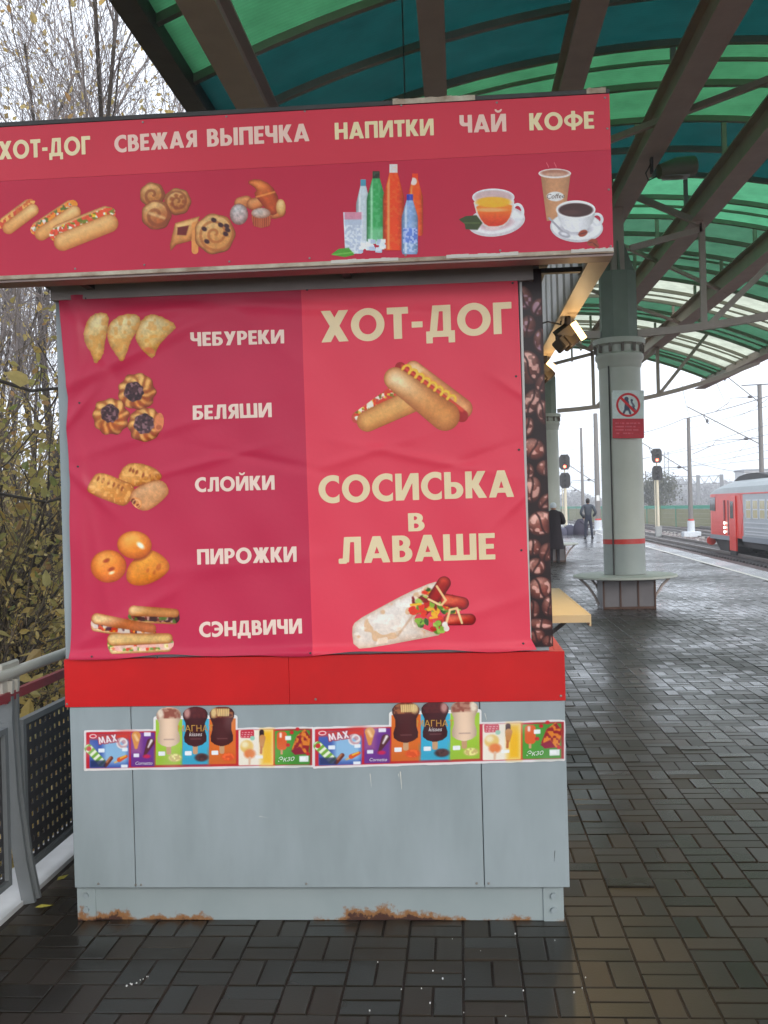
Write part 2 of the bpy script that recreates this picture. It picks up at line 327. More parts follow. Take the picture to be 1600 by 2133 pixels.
# ------------------------------------------------------------------ canopy
KS = 0.0415; XC = 2.8
def skin(x): return EYE + 5.28 - KS * (x - XC) ** 2
CL, CR, CY0, CY1 = -2.42, 8.3, -6.0, 35.9  # unseen rear end cut short so more sky light reaches the kiosk front
def poly_mat(name, trans, refl, rough=0.3, rib=55):
    m = bpy.data.materials.new(name); m.use_nodes = True; n = m.node_tree.nodes; l = m.node_tree.links; n.remove(n['Principled BSDF'])
    g = n.new('ShaderNodeNewGeometry')
    nz = n.new('ShaderNodeTexNoise'); nz.inputs['Scale'].default_value = 2.6; nz.inputs['Detail'].default_value = 9; nz.inputs['Roughness'].default_value = .7; l.new(g.outputs['Position'], nz.inputs['Vector'])
    wv = n.new('ShaderNodeTexWave'); wv.bands_direction = 'Y'; wv.inputs['Scale'].default_value = rib / 10; wv.inputs['Distortion'].default_value = 0.3; l.new(g.outputs['Position'], wv.inputs['Vector'])
    ma = n.new('ShaderNodeMapRange'); ma.inputs[1].default_value = .3; ma.inputs[2].default_value = .7; ma.inputs[3].default_value = 0.5; ma.inputs[4].default_value = 1.0; l.new(nz.outputs[0], ma.inputs[0])
    mb = n.new('ShaderNodeMapRange'); mb.inputs[3].default_value = 0.84; mb.inputs[4].default_value = 1.0; l.new(wv.outputs['Fac'], mb.inputs[0])
    mm = n.new('ShaderNodeMath'); mm.operation = 'MULTIPLY'; l.new(ma.outputs[0], mm.inputs[0]); l.new(mb.outputs[0], mm.inputs[1])
    vm = n.new('ShaderNodeMix'); vm.data_type = 'RGBA'; vm.inputs[6].default_value = (trans[0] * .25, trans[1] * .25, trans[2] * .25, 1); vm.inputs[7].default_value = (*trans, 1); l.new(mm.outputs[0], vm.inputs[0])
    t = n.new('ShaderNodeBsdfTranslucent'); l.new(vm.outputs[2], t.inputs[0])
    d = n.new('ShaderNodeBsdfPrincipled'); d.inputs['Base Color'].default_value = (*refl, 1); d.inputs['Roughness'].default_value = rough
    s = n.new('ShaderNodeMixShader'); s.inputs[0].default_value = 0.16; l.new(t.outputs[0], s.inputs[1]); l.new(d.outputs[0], s.inputs[2])
    l.new(s.outputs[0], n['Material Output'].inputs[0]); return m
P_bright = poly_mat('bright_green_polycarbonate', (0.05, 0.2, 0.085), (0.02, 0.16, 0.06))
P_teal = poly_mat('dark_teal_polycarbonate', (0.006, 0.05, 0.046), (0.0, 0.04, 0.045))
P_mint = poly_mat('mint_green_polycarbonate', (0.09, 0.34, 0.17), (0.03, 0.18, 0.09))
P_mid = poly_mat('mid_green_polycarbonate', (0.06, 0.17, 0.095), (0.02, 0.12, 0.06))
P_clear = poly_mat('clear_whitish_polycarbonate', (0.62, 0.66, 0.52), (0.3, 0.33, 0.28))
PITCH = 0.95 * YS; ribs = [7.65 * YS + PITCH * k for k in range(-18, 22)]; ribs = [r for r in ribs if CY0 <= r <= CY1 + .1]
def band(y):
    y = y / YS
    if y < 5.75: return (P_teal, P_bright)[int((y + 50) / 1.9) % 2]
    for lim, m in ((7.65, P_bright), (9.5, P_teal), (11.35, P_bright), (13.3, P_teal), (15.2, P_mint), (19.0, P_mid), (20.9, P_clear), (22.8, P_mid), (25.6, P_clear)):
        if y < lim: return m
    return P_mid
BX = [-1.93, -0.14, 1.40, 2.58, 3.75, 5.5]           # the long beams
BZ = [5.55, 6.12, 6.3, 6.02, 5.78, 5.78]              # their undersides
BWd = [.3, .25, .27, .3, .32, .34]
canopy = thing('platform_canopy', 'long arched green polycarbonate canopy on brown steel beams over the whole platform', 'canopy', (2.475, 10, 0))
xs_b = [CL] + BX + [CR]
panel_cache = {}
ys = ribs
for k in range(len(ys) - 1):
    ya, yb = ys[k], ys[k + 1]; m = band((ya + yb) / 2)
    for j in range(len(xs_b) - 1):
        key = (m.name, j)
        if key not in panel_cache:
            b = MB(); nx = 6 if j in (0,) else 8
            X = np.linspace(xs_b[j], xs_b[j + 1], nx + 1)
            vs = [(x, y, skin(x)) for y in (0.0, PITCH) for x in X] + [(x, y, skin(x) + .012) for y in (0.0, PITCH) for x in X]; q = nx + 1
            fs = [(i, i + 1, i + 1 + q, i + q) for i in range(nx)]
            b.add(vs, fs); panel_cache[key] = b.mesh('roof_panel', m)
        o = bpy.data.objects.new('roof_panel', panel_cache[key]); COL.objects.link(o); o.parent = canopy; o.location = Vector((0, ya, 0)) - canopy.location
b = MB()
X = np.linspace(CL, CR, 28)
pts = [(x, 0, skin(x) - .045) for x in X]
for i in range(len(pts) - 1): b.bar(pts[i], pts[i + 1], .075, .075)
rib_me = b.mesh('rib', M_rib)
b = MB()
for i in range(len(pts) - 1): b.bar(pts[i], pts[i + 1], .04, .04)
purl_me = b.mesh('glazing_bar', M_rib)
for y in ribs:
    o = bpy.data.objects.new('rib', rib_me); COL.objects.link(o); o.parent = canopy; o.location = Vector((0, y, 0)) - canopy.location
for y in (12.64, 18.7, 22.2, 26.0, 28.4, 30.7, 33.3):
    o = bpy.data.objects.new('glazing_bar', purl_me); COL.objects.link(o); o.parent = canopy; o.location = Vector((0, y, 0)) - canopy.location
for x, z, wd in zip(BX, BZ, BWd):
    h = skin(x) - .1 - z; ye = 30.7 if x < 2 else (28.7 if 3 < x < 4 else CY1)
    b = MB(); hh = min(h, .36)
    b.box(x - wd / 2, x + wd / 2, CY0, ye, z, z + .02).box(x - .06, x + .06, CY0, ye, z + .02, z + hh - .02).box(x - wd / 2, x + wd / 2, CY0, ye, z + hh - .02, z + hh)
    part(b, 'long_beam', M_beam, canopy)
    if h > .42:
        b = MB()
        for y in [r for r in ribs if int(round((r - 7.65 * YS) / PITCH)) % 2 == 0]: b.box(x - .03, x + .03, y - .03, y + .03, z + hh, z + h)
        o = part(b, 'beam_posts', M_beam, canopy); o['kind'] = 'stuff'
b = MB(); b.box(CL - .1, CL + .02, CY0, CY1, 5.46, 5.86).box(CL + .02, CL + .1, CY0, CY1, 5.46, 5.5); part(b, 'edge_beam', M_dark, canopy)
b = MB(); zr = skin(CR)
b.box(CR - .02, CR + .12, CY0, CY1, zr - .3, zr + .04).box(CR - .24, CR - .02, CY0, CY1, zr - .3, zr - .27); part(b, 'edge_beam', M_beam, canopy)
# a curved truss stands on every column
COLX = 2.475; COLY = [2.7, 12.5, 22.5]; COLY[0] = -7.3
def chord(x):   # the lower chord, rising to the edges
    t = abs(x - COLX) / (CR - COLX); return 4.12 + 0.12 * t + 1.05 * t * t
for cy in (3.1, 15.95, 28.8):
    part(MB().bar((BX[2], cy + .06, 5.66), (BX[3] - .3, cy + .06, 5.66), .09, .1), 'truss_tie', M_beam, canopy)
    for s in (1, -1):
        xe = CR - .1 if s > 0 else CL + .1
        X = [COLX + s * .28 + (xe - COLX - s * .28) * i / 10 for i in range(11)]
        b = MB()
        for i in range(10): b.bar((X[i], cy, chord(X[i])), (X[i + 1], cy, chord(X[i + 1])), .1, .11)
        part(b, 'truss_chord', M_beam, canopy)
        n1 = BX[4] if s > 0 else BX[2]; z1 = 5.74
        n2 = BX[5] if s > 0 else BX[1]
        for p, q in (((n1, chord(n1)), (n1, z1)), ((COLX + s * .2, 5.42), (n1, 5.66)), ((n1 + s * .05, chord(n1)), (n2, 5.8)), ((COLX + s * .1, 6.3), (n1, z1)), ((n2, chord(n2)), (n2, 5.78)), ((n2, chord(n2)), ((n2 + xe) / 2, skin((n2 + xe) / 2) - .12))):
            part(MB().bar((p[0], cy, p[1]), (q[0], cy, q[1]), .085, .085, up=(0, 1, 0)), 'truss_strut', M_beam, canopy)
for y in (12.8,):
    part(MB().bar((1.5, y + .8, 6.08), (4.3, y - 2.2, 6.12), .07, .07), 'wind_brace', M_beam, canopy)
for y in (21.6, 25.4):
    part(MB().bar((BX[3], y - 4, 6.0), (BX[5], y, 5.8), .06, .06), 'wind_brace', M_beam, canopy)

# ------------------------------------------------------------------ columns, benches, signs
M_colu = mat('dull_green_column_paint', (0.22, 0.26, 0.22), (0.16, 0.19, 0.16), rough=0.5, scale=2)
M_band = mat('red_column_band', (0.6, 0.05, 0.04), (0.5, 0.04, 0.035), rough=0.4)
def column(cx, cy, label, full=True):
    t = thing('platform_column', label, 'column', (cx, cy, 0), 'columns carrying the canopy')
    r = .31
    part(MB().lathe([(r, .5), (r, .955)], n=40), 'lower_shaft', mat('grey_column_foot_paint', lin((160, 166, 162)), lin((146, 152, 148)), rough=.5, scale=2), t, True, loc=None).location = (0, 0, 0)
    def P(b, nm, m, sm=True):
        o = b.build(nm, m, t, sm); return o
    P(MB().lathe([(r + .003, .957), (r + .003, 1.03)], n=40), 'red_band', M_band)
    P(MB().lathe([(r, 1.031), (r, 3.6)], n=40), 'shaft', M_colm)
    P(MB().lathe([(r, 3.6), (r + .02, 3.64), (r + .02, 3.7), (r + .05, 3.74), (r + .05, 3.8), (r + .02, 3.83), (r + .02, 3.93), (r + .08, 3.96), (r + .08, 4.04), (.1, 4.05)], n=40), 'capital', M_colm)
    b = MB()
    for k in range(12):
        a = k * math.pi / 6; b.box(-.02 + math.cos(a) * .355, .02 + math.cos(a) * .355, -.02 + math.sin(a) * .355, .02 + math.sin(a) * .355, 3.831, 3.958)
    o = P(b, 'flange_bolts', mat('rusty_brown', (.1, .06, .045), (.2, .19, .17), rough=.7, scale=14), False); o['kind'] = 'stuff'
    P(MB().lathe([(.285, 4.05), (.285, 5.05)], n=8, a0=math.pi / 8, a1=2 * math.pi + math.pi / 8), 'upper_shaft', M_colu, False)
    b = MB()
    for a in range(4):
        m = Matrix.Rotation(a * math.pi / 2, 3, 'Z')
        pr = [(.1, 5.05), (.27, 5.05), (.1, 5.55)]
        vs = [m @ Vector((p[0], s * .012, p[1])) for s in (-1, 1) for p in pr]
        b.add(vs, [(0, 1, 2), (5, 4, 3), (0, 3, 4, 1), (1, 4, 5, 2), (2, 5, 3, 0)])
    P(b, 'gusset', M_colu, False)
    P(MB().box(-.1, .1, -.11, -.09, 5.05, 6.02).box(-.1, .1, .09, .11, 5.05, 6.02).box(-.012, .012, -.09, .09, 5.05, 6.02), 'top_post', M_beam, False)
    P(MB().tube([(-.2, -.255, .5), (-.2, -.255, 3.62)], .011, 6), 'cable_conduit', M_dark)
    # plinth in facets
    w_ = .375
    P(MB().box(-w_, w_, -w_, w_, .0, .42), 'plinth', mat('grey_plinth_sheet', (0.2, 0.185, 0.19), (0.13, 0.115, 0.12), rough=.35, scale=2, bump=.002, bscale=3), False)
    b = MB()
    for s in (-w_, -.13, .13, w_): b.box(s - .012, s + .012, -w_ - .012, -w_ - .001, 0.0, .42)
    b.box(-w_, w_, -w_ - .02, -w_ - .013, 0, .035)
    P(b, 'plinth_seam', mat('rusty_seam', (.1, .05, .035), rough=.7), False)
    bt = thing('round_bench', 'pale round bench ring around the ' + ('near column with the prohibition sign' if full else 'far column beside the woman'), 'bench', (cx, cy, 0), 'round benches around the columns')
    bt2 = lambda b, nm, m, sm=False: b.build(nm, m, bt, sm)
    bt2(MB().lathe([(.40, .445), (.74, .445), (.775, .455), (.775, .482), (.75, .49), (.30, .495)], n=48, closed=False), 'seat', M_colm, True)
    for k in (0, 1, 2, 3, 4):
        a = k * math.pi / 4; c, s = math.cos(a), math.sin(a)
        pts = [(.40, .03), (.46, .17), (.55, .31), (.68, .44)]
        bt2(MB().tube([(p * c, p * s, z) for p, z in pts], .02, 6), 'bracket', M_beam)
    return t
column(COLX, 15.95, 'near pale green round platform column with a red band and a prohibition sign')
column(COLX - .02, 28.8, 'far pale round platform column behind the kiosk floodlights', False)
# ------------------------------------------------------------------ kiosk
KY = 3.95; SY = 3.705
kiosk = thing('snack_kiosk', 'grey and red snack kiosk with a projecting crimson roof sign', 'kiosk', (-.6, 6.2, 0))
K = lambda b, nm, m, sm=False, p=kiosk: part(b, nm, m, p, sm)
K(MB().box(-1.53, .345, KY + .03, 8.7, .146, .845), 'lower_core', M_dark)
K(MB().box(-1.558, .325, KY + .02, 8.7, 1.041, 2.5), 'upper_wall', M_grey)
K(MB().box(-1.6, .36, SY + .12, 8.75, 2.501, 2.58), 'roof', M_dark)
K(MB().box(-1.562, .30, KY - .02, KY + .019, 2.44, 2.4995), 'top_channel', mat('dull_channel', (.42, .37, .35), (.32, .28, .26), rough=.5))
# three sheet panels below the counter
sx = [-1.541, xz(277, 1650, KY)[0], xz(1004, 1650, KY)[0], .377]
for i in range(3):
    K(MB().box(sx[i] + (.0015 if i else 0), sx[i + 1] - (.0015 if i < 2 else 0), KY, KY + .03, .146, .8525, c=.002), 'front_panel', M_grey)
K(MB().box(.355, .377, KY + .031, 8.7, .146, .8525), 'side_panel', M_grey)
K(MB().box(-1.541, -1.531, KY + .031, 8.7, .146, .8525), 'side_panel', M_grey)
# red counter band
xm = xz(603, 1420, KY)[0]
for a, c in ((-1.556, xm - .0003), (xm + .0003, .380)):
    K(MB().box(a, c, KY - .006, KY + .03, .854, 1.04, c=.0012), 'red_band', M_red)
K(MB().box(.345, .380, KY + .031, 8.7, .854, 1.04, c=.003), 'red_band', M_red)
K(MB().box(.3255, .3445, KY + .031, 8.7, 1.0, 1.04), 'counter_top', M_red)
# recessed plinth with rust
K(MB().box(-1.54, .352, KY + .05, 8.6, 0, .1455, c=.002), 'plinth', M_plinth)
for xa, xb in ((-1.549, -1.475), (.28, .357)):
    pl = K(MB().box(xa, xb, KY + .044, KY + .0495, 0.0, .144), 'corner_plate', M_plinth)
    for z in (.045, .1):
        K(MB().tube([((xa + xb) / 2, KY + .0438, z), ((xa + xb) / 2, KY + .034, z)], .011, 10), 'bolt', M_grey, True, pl)
for px, py in ((205, 1841), (283, 1843), (294, 1843), (638, 1841), (993, 1840), (1018, 1840), (141, 1466), (658, 1456), (1168, 1449)):
    x, z = xz(px, py, KY); K(MB().lathe([(.005, 0), (.004, .003), (.0, .004)], n=8), 'screw', M_bolt, True)
    s = COL.objects[-1]; s.rotation_euler = (R(90), 0, 0); s.location = Vector((x, KY - (.0065 if z > .8 else .0003), z)) - kiosk.location
# right side: serving window, shelf
K(MB().box(.3252, .332, 4.9, 8.3, 1.2, 2.2), 'serving_window', mat('dark_glass', (.02, .022, .025), rough=.05, spec=.8))
for y in (4.9, 6.0, 7.2, 8.3): K(MB().box(.3325, .342, y - .02, y + .02, 1.17, 2.23), 'window_frame', M_white)
shelf = K(MB().box(.385, .672, 5.58, 7.36, .985, 1.0).box(.385, .672, 5.57, 5.579, .96, 1.0).box(.6725, .682, 5.57, 7.36, .94, 1.001), 'serving_shelf', mat('cream_shelf_laminate', (.62, .5, .3), (.56, .45, .27), rough=.4, scale=8))
for y in (5.8, 7.1): K(MB().bar((.385, y, .8), (.62, y, .98), .02, .02), 'shelf_bracket', M_dark)
# coffee bean strip with a white edge
K(MB().box(.2495, .2585, KY + .008, KY + .0195, 1.045, 2.475), 'strip_edge', M_white)

# ------------------------------------------------------------------ the projecting roof sign
SX1 = .566; SZ0, SZ1 = 2.478, 3.04
sign = K(MB().box(-1.9, SX1 - .004, SY + .004, SY + .09, SZ0 + .012, SZ1 - .006), 'sign_box', M_dark)
E1 = M_cream
K(MB().box(-1.9, SX1, SY - .004, SY + .0045, SZ0 - .004, SZ0 + .0115, c=.002), 'sign_frame', E1, p=sign)
K(MB().box(-1.9, SX1 - .001, SY + .005, SY + .1, SZ0 - .012, SZ0 + .0115), 'sign_underside', mat('dull_pink_brown_soffit', (.34, .25, .23), (.26, .19, .17), rough=.5, scale=4), p=sign)
K(MB().box(-1.9, SX1, SY - .004, SY + .1, SZ1 - .0055, SZ1 + .012, c=.002), 'sign_frame', M_dark, p=sign)
M_up = mat('vinyl_upper_red', (.72, .055, .088), (.67, .05, .078), spec=.22, rough=.42, scale=2.5, bump=.0015, bscale=2.2)
M_lo = mat('vinyl_lower_crimson', (.62, .036, .078), (.57, .032, .07), spec=.22, rough=.42, scale=2.5, bump=.0015, bscale=2.2)
zb = .5 * (xz(0, 372, SY)[1] + xz(1274, 318, SY)[1])
K(MB().box(-1.9, SX1 - .001, SY - .001, SY + .0035, zb + .0004, SZ1 - .006), 'upper_sign_sheet', M_up, p=sign)
K(MB().box(-1.9, SX1 - .001, SY - .001, SY + .0035, SZ0 + .012, zb - .0004), 'lower_sign_sheet', M_lo, p=sign)
for px, py in ((298, 255), (472, 243), (635, 232), (836, 220), (1035, 214), (1260, 204), (1265, 268), (157, 560), (301, 552), (478, 545), (645, 538), (845, 532), (1042, 522), (1268, 395), (1272, 513)):
    x, z = xz(px, py, SY); K(MB().lathe([(.0042, 0), (.0035, .002), (0, .003)], n=8), 'screw', M_bolt, True, sign)
    s = COL.objects[-1]; s.rotation_euler = (R(90), 0, 0); s.location = Vector((x, SY - .0014, z)) - kiosk.location - sign.location
# torn cream paint along the top edge
b = MB()
for (a, c) in ((818, 990), (1222, 1262)):
    n_ = 14; pr = [0 for i in range(n_ + 1)]; _x = [xz(a + (c - a) * i / n_, 208 - (a - 820) * .03 - random.uniform(0, 6) * math.sin(math.pi * i / n_), SY)[1] for i in range(n_ + 1)]
    for i in range(n_):
        xa = xz(a + (c - a) * i / n_, 208, SY)[0]; xb = xz(a + (c - a) * (i + 1) / n_, 208, SY)[0]
        b.box(xa, xb, SY - .006, SY - .0045, SZ1 - .004, SZ1 + .013 + random.uniform(.0, .004))
o = K(b, 'torn_paint', M_cream, p=sign); o['kind'] = 'stuff'
b = MB()
for (a, c) in ((690, 830), (930, 1080), (1190, 1278)):
    n_ = 16
    for i in range(n_):
        xa = xz(a + (c - a) * i / n_, 540, SY)[0]; xb = xz(a + (c - a) * (i + 1) / n_, 540, SY)[0]
        b.box(xa, xb, SY - .006, SY - .0045, SZ0 + .002, SZ0 + .0118 + random.uniform(.0, .0035))
o = K(b, 'torn_paint', mat('bare_white_edge', (.7, .66, .6), rough=.6), p=sign); o['kind'] = 'stuff'
# side sign box carried on brackets, its ribbed back towards the kiosk
side = K(MB().box(.515, .558, SY + .11, 9.6, SZ0 + .002, SZ1), 'side_sign_box', M_red)
K(MB().box(.488, .566, SY + .101, 9.6, SZ0 - .012, SZ0 + .0015), 'soffit_strip', mat('cream_soffit_paint', (.62, .5, .36), (.5, .4, .28), rough=.5, scale=3), p=side)
b = MB(); y = SY + .11; k = 0
while y < 9.4:
    d = .018 if k % 2 else .0; b.box(.49 + d, .5145, y, y + (.11 if k % 2 else .19), SZ0 + .002, SZ1); y += .1102 if k % 2 else .1902; k += 1
o = K(b, 'ribbed_back', mat('ribbed_white_sheet', (.55, .53, .5), (.44, .42, .39), rough=.45), p=side); o['kind'] = 'stuff'
for y in (4.0, 5.9, 7.9):
    K(MB().bar((.33, y, 2.485), (.49, y, 2.485), .03, .018), 'sign_bracket', M_dark)
for x in (-1.4, -.4): K(MB().bar((x, SY + .1, 2.49), (x, KY + .05, 2.49), .03, .03), 'sign_bracket', M_dark)
# floodlights under the soffit
M_lampb = mat('brown_lamp_housing', (.016, .01, .007), (.01, .007, .005), rough=.5)
M_lampg = glow('warm_lamp_glass', (1.0, .58, .2), 4.2)
for i, (y, z) in enumerate(((4.9, 2.466), (6.18, 2.466))):
    t = thing('floodlight', ('nearer' if i == 0 else 'farther') + ' of two small lit warm floodlights under the kiosk soffit', 'floodlight', (.527, y, z - .0), 'lit floodlights under the kiosk soffit')
    b = MB(); b.box(-.012, .012, -.03, .03, -.07, 0, c=.004); b.build('bracket', M_lampb, t)
    b = MB(); b.box(-.045, .045, -.04, .04, -.035, .035, c=.008).box(-.03, .03, -.045, .045, .035, .065, c=.006)
    h = b.build('housing', M_lampb, t); h.location = (.0, 0, -.1); h.rotation_euler = (R(20), R(-128), 0)
    b = MB()
    for q in range(5): b.box(-.038, .038, -.036 + q * .016, -.03 + q * .016, .01, .06)
    f = b.build('fins', M_lampb, t); f.location = (0, 0, -.1); f.rotation_euler = (R(20), R(-35), 0); f['kind'] = 'stuff'
    (ga, gb_) = (((1194, 672), (1217, 706)), ((1141, 754), (1166, 775)))[i]; a_, b_ = xz(*ga, y - .1), xz(*gb_, y - .1)
    part(MB().bar((a_[0], y - .1, a_[1]), (b_[0], y - .1, b_[1]), .02, .026), 'glass', M_lampg, t)
    ld = bpy.data.lights.new('lamp_light', 'POINT'); ld.energy = 1.1; ld.color = (1, .68, .34); ld.shadow_soft_size = .03
    lo = bpy.data.objects.new('lamp_light', ld); COL.objects.link(lo); lo.parent = t; lo.location = (.05, -.1, -.2)
    sp = bpy.data.lights.new('lamp_beam', 'SPOT'); sp.energy = 30; sp.color = (1, .7, .33); sp.spot_size = R(125); sp.spot_blend = .6; sp.shadow_soft_size = .03
    so_ = bpy.data.objects.new('lamp_beam', sp); COL.objects.link(so_); so_.parent = t; so_.location = (.04, -.05, -.2)
    MB().tube([(-.02, .1, .0), (-.03, .02, -.03), (-.1, -.1, -.035), (-.17, .05, -.03)], .004, 5).build('lamp_cable', M_lampb, t)

# ------------------------------------------------------------------ menu banner, wrinkled vinyl
BD = KY - .012
folds = [  # px, py, length dir, sigma, amp
    (250, 750, .9, -.45, 16, 190, .010), (180, 690, .55, .85, 14, 120, -.008), (330, 900, 1, -.3, 12, 200, .004), (420, 965, .95, -.25, 9, 120, .005), (560, 960, 1, .2, 9, 120, -.004),
    (760, 945, .95, -.3, 10, 110, .004), (880, 955, .98, .2, 9, 140, .005), (1000, 950, .95, -.35, 9, 90, -.004), (260, 1290, .85, -.5, 14, 120, .006), (950, 1290, .9, -.3, 14, 160, .004),
    (200, 1130, .2, 1, 12, 200, .004), (640, 640, 1, .05, 14, 420, -.006), (560, 700, .75, .6, 18, 110, .004), (1085, 1040, .7, -.7, 8, 60, .006), (1085, 820, .8, .5, 9, 60, .005), (160, 860, .6, -.8, 9, 60, .008), (460, 1180, 1, -.12, 18, 220, .003), (180, 1010, .7, .7, 10, 70, .006), (330, 650, 1, -.15, 14, 150, .005)]
def bump_of(px, py):
    px = np.asarray(px, float); py = np.asarray(py, float); d = np.zeros(np.broadcast(px, py).shape)
    for (x, y, ux, uy, sw, sl, a) in folds:
        n = math.hypot(ux, uy); u = ((px - x) * ux + (py - y) * uy) / n; v = (-(px - x) * uy + (py - y) * ux) / n
        d += a * np.exp(-(v / sw) ** 2 - (u / sl) ** 2)
    d += .002 * np.sin(px / 61. + py / 97.) * np.sin(py / 73.) + .0011 * np.sin(px / 23. - py / 31.)
    hem = 1350 + (px - 640) * -.02
    d += .016 * np.exp(-((py - hem - 10) / 9.) ** 2) * (0.7 + .3 * np.sin(px / 90.))
    ed = np.exp(-((px - 165 - (py - 900) * .02) / 16.) ** 2); d += .012 * ed * (0.6 + .4 * np.sin(py / 80.))
    return np.clip(d, -.008, .024)
banner = thing('menu_banner', 'wrinkled crimson vinyl menu banner with food pictures screwed to the kiosk front', 'banner', (-.65, BD, 1.06))
def on_banner(px, py, off=0.0):
    x, z = on_y(px, py, BD); return np.stack([x, BD - .004 - bump_of(px, py) - off, z], -1)
def left_edge(t):   # wavy left side; t = 0 top, 1 bottom
    y = 618 + t * 752; return np.interp(y, [618, 680, 760, 830, 900, 960, 1010, 1080, 1200, 1300, 1370], [122, 128, 135, 143, 140, 145, 147, 146, 149, 150, 147])
nu, nv = 200, 150
T = np.linspace(0, 1, nv + 1)[:, None]; S = np.linspace(0, 1, nu + 1)[None, :]; ns = 108
XL = left_edge(T); XR = 1078 + 28 * T; XM = 627 + 25 * T
PX = np.where(np.arange(nu + 1)[None, :] <= ns, XL + (XM - XL) * np.arange(nu + 1)[None, :] / ns, XM + (XR - XM) * (np.arange(nu + 1)[None, :] - ns) / (nu - ns))
yt = 617 - (PX - 122) * .0435; yb = 1372 - (PX - 147) * .0215 + 3.5 * np.sin(PX / 75.) + 2 * np.sin(PX / 31.)
PX = np.where((T > .97) & (PX > 1090), PX + (T - .97) * 33 * 12, PX)
PY = yt + (yb - yt) * T
BV = on_banner(PX, PY).reshape(-1, 3)
ii = (np.arange(nv)[:, None] * (nu + 1) + np.arange(nu)[None, :]).ravel()
BF = np.stack([ii, ii + nu + 1, ii + nu + 2, ii + 1], 1); bm_i = np.tile((np.arange(nu) >= ns).astype(int), nv)
M_bl = mat('banner_crimson_vinyl', (.60, .028, .082), (.55, .024, .073), spec=.3, rough=.36, rough2=.42, scale=3, bump=.0004, bscale=60)
M_br = mat('banner_red_pink_vinyl', (.84, .06, .105), (.79, .053, .095), spec=.3, rough=.36, rough2=.42, scale=3, bump=.0004, bscale=60)
me = raw('vinyl_sheet', BV - np.array(banner.location), [BF], [M_bl, M_br], mi=bm_i, smooth=True)
link(bpy.data.objects.new('vinyl_sheet', me), banner)
for px, py in ((1075, 784), (1081, 937), (1086, 1146), (1090, 1340), (648, 1359), (195, 1366), (168, 840), (165, 972), (1068, 590), (640, 604), (330, 1368), (400, 612), (180, 622)):
    v = on_banner(px, py, .0006); o = MB().lathe([(.0045, 0), (.004, .002), (0, .003)], n=8).build('screw', M_dark, banner, True)
    o.rotation_euler = (R(90), 0, 0); o.location = Vector(v.tolist()) - banner.location
# ------------------------------------------------------------------ printed pictures and lettering (flat print laid on the sheets)
def s2l(c):
    c = np.clip(np.asarray(c, float) / 255., 0, 1); return np.where(c <= .04045, c / 12.92, ((c + .055) / 1.055) ** 2.4)
_lat = {}
def vn(x, y, sc_, seed=0):
    if seed not in _lat: _lat[seed] = np.random.default_rng(seed + 100).random((64, 64))
    g = _lat[seed]; x = np.asarray(x) / sc_; y = np.asarray(y) / sc_; xi = np.floor(x).astype(int); yi = np.floor(y).astype(int); fx = x - xi; fy = y - yi
    fx = fx * fx * (3 - 2 * fx); fy = fy * fy * (3 - 2 * fy)
    a = g[yi % 64, xi % 64]; b = g[yi % 64, (xi + 1) % 64]; c = g[(yi + 1) % 64, xi % 64]; d = g[(yi + 1) % 64, (xi + 1) % 64]
    return (a * (1 - fx) + b * fx) * (1 - fy) + (c * (1 - fx) + d * fx) * fy
def ell(X, Y, cx, cy, rx, ry=None, rot=0):
    ry = ry or rx; c, s = math.cos(R(rot)), math.sin(R(rot)); u = (X - cx) * c + (Y - cy) * s; v = -(X - cx) * s + (Y - cy) * c
    return (1 - np.sqrt((u / rx) ** 2 + (v / ry) ** 2)) * min(rx, ry)
def cap(X, Y, x0, y0, x1, y1, r0, r1=None):
    r1 = r0 if r1 is None else r1; dx, dy = x1 - x0, y1 - y0; t = np.clip(((X - x0) * dx + (Y - y0) * dy) / (dx * dx + dy * dy), 0, 1)
    return r0 + (r1 - r0) * t - np.hypot(X - x0 - t * dx, Y - y0 - t * dy)
def rr(X, Y, x0, y0, x1, y1, r=0.0):
    qx = np.abs(X - (x0 + x1) / 2) - (x1 - x0) / 2 + r; qy = np.abs(Y - (y0 + y1) / 2) - (y1 - y0) / 2 + r
    return -(np.hypot(np.maximum(qx, 0), np.maximum(qy, 0)) + np.minimum(np.maximum(qx, qy), 0) - r)
def pol(X, Y, P):
    P = np.asarray(P, float); n = len(P); d = np.full(np.broadcast(X, Y).shape, 1e9); ins = np.zeros(d.shape, bool)
    for i in range(n):
        ax, ay = P[i]; bx, by = P[(i + 1) % n]; dx, dy = bx - ax, by - ay
        t = np.clip(((X - ax) * dx + (Y - ay) * dy) / (dx * dx + dy * dy + 1e-9), 0, 1); d = np.minimum(d, np.hypot(X - ax - t * dx, Y - ay - t * dy))
        cr = (ay > Y) != (by > Y)
        with np.errstate(divide='ignore', invalid='ignore'): xi = (bx - ax) * (Y - ay) / (by - ay + 1e-12) + ax
        ins ^= cr & (X < xi)
    return np.where(ins, d, -d)
def rnd(P, k=2):   # round a polygon by corner cutting
    P = [tuple(p) for p in P]
    for _ in range(k): P = [q for i in range(len(P)) for q in ((.75 * P[i][0] + .25 * P[(i + 1) % len(P)][0], .75 * P[i][1] + .25 * P[(i + 1) % len(P)][1]), (.25 * P[i][0] + .75 * P[(i + 1) % len(P)][0], .25 * P[i][1] + .75 * P[(i + 1) % len(P)][1]))]
    return P
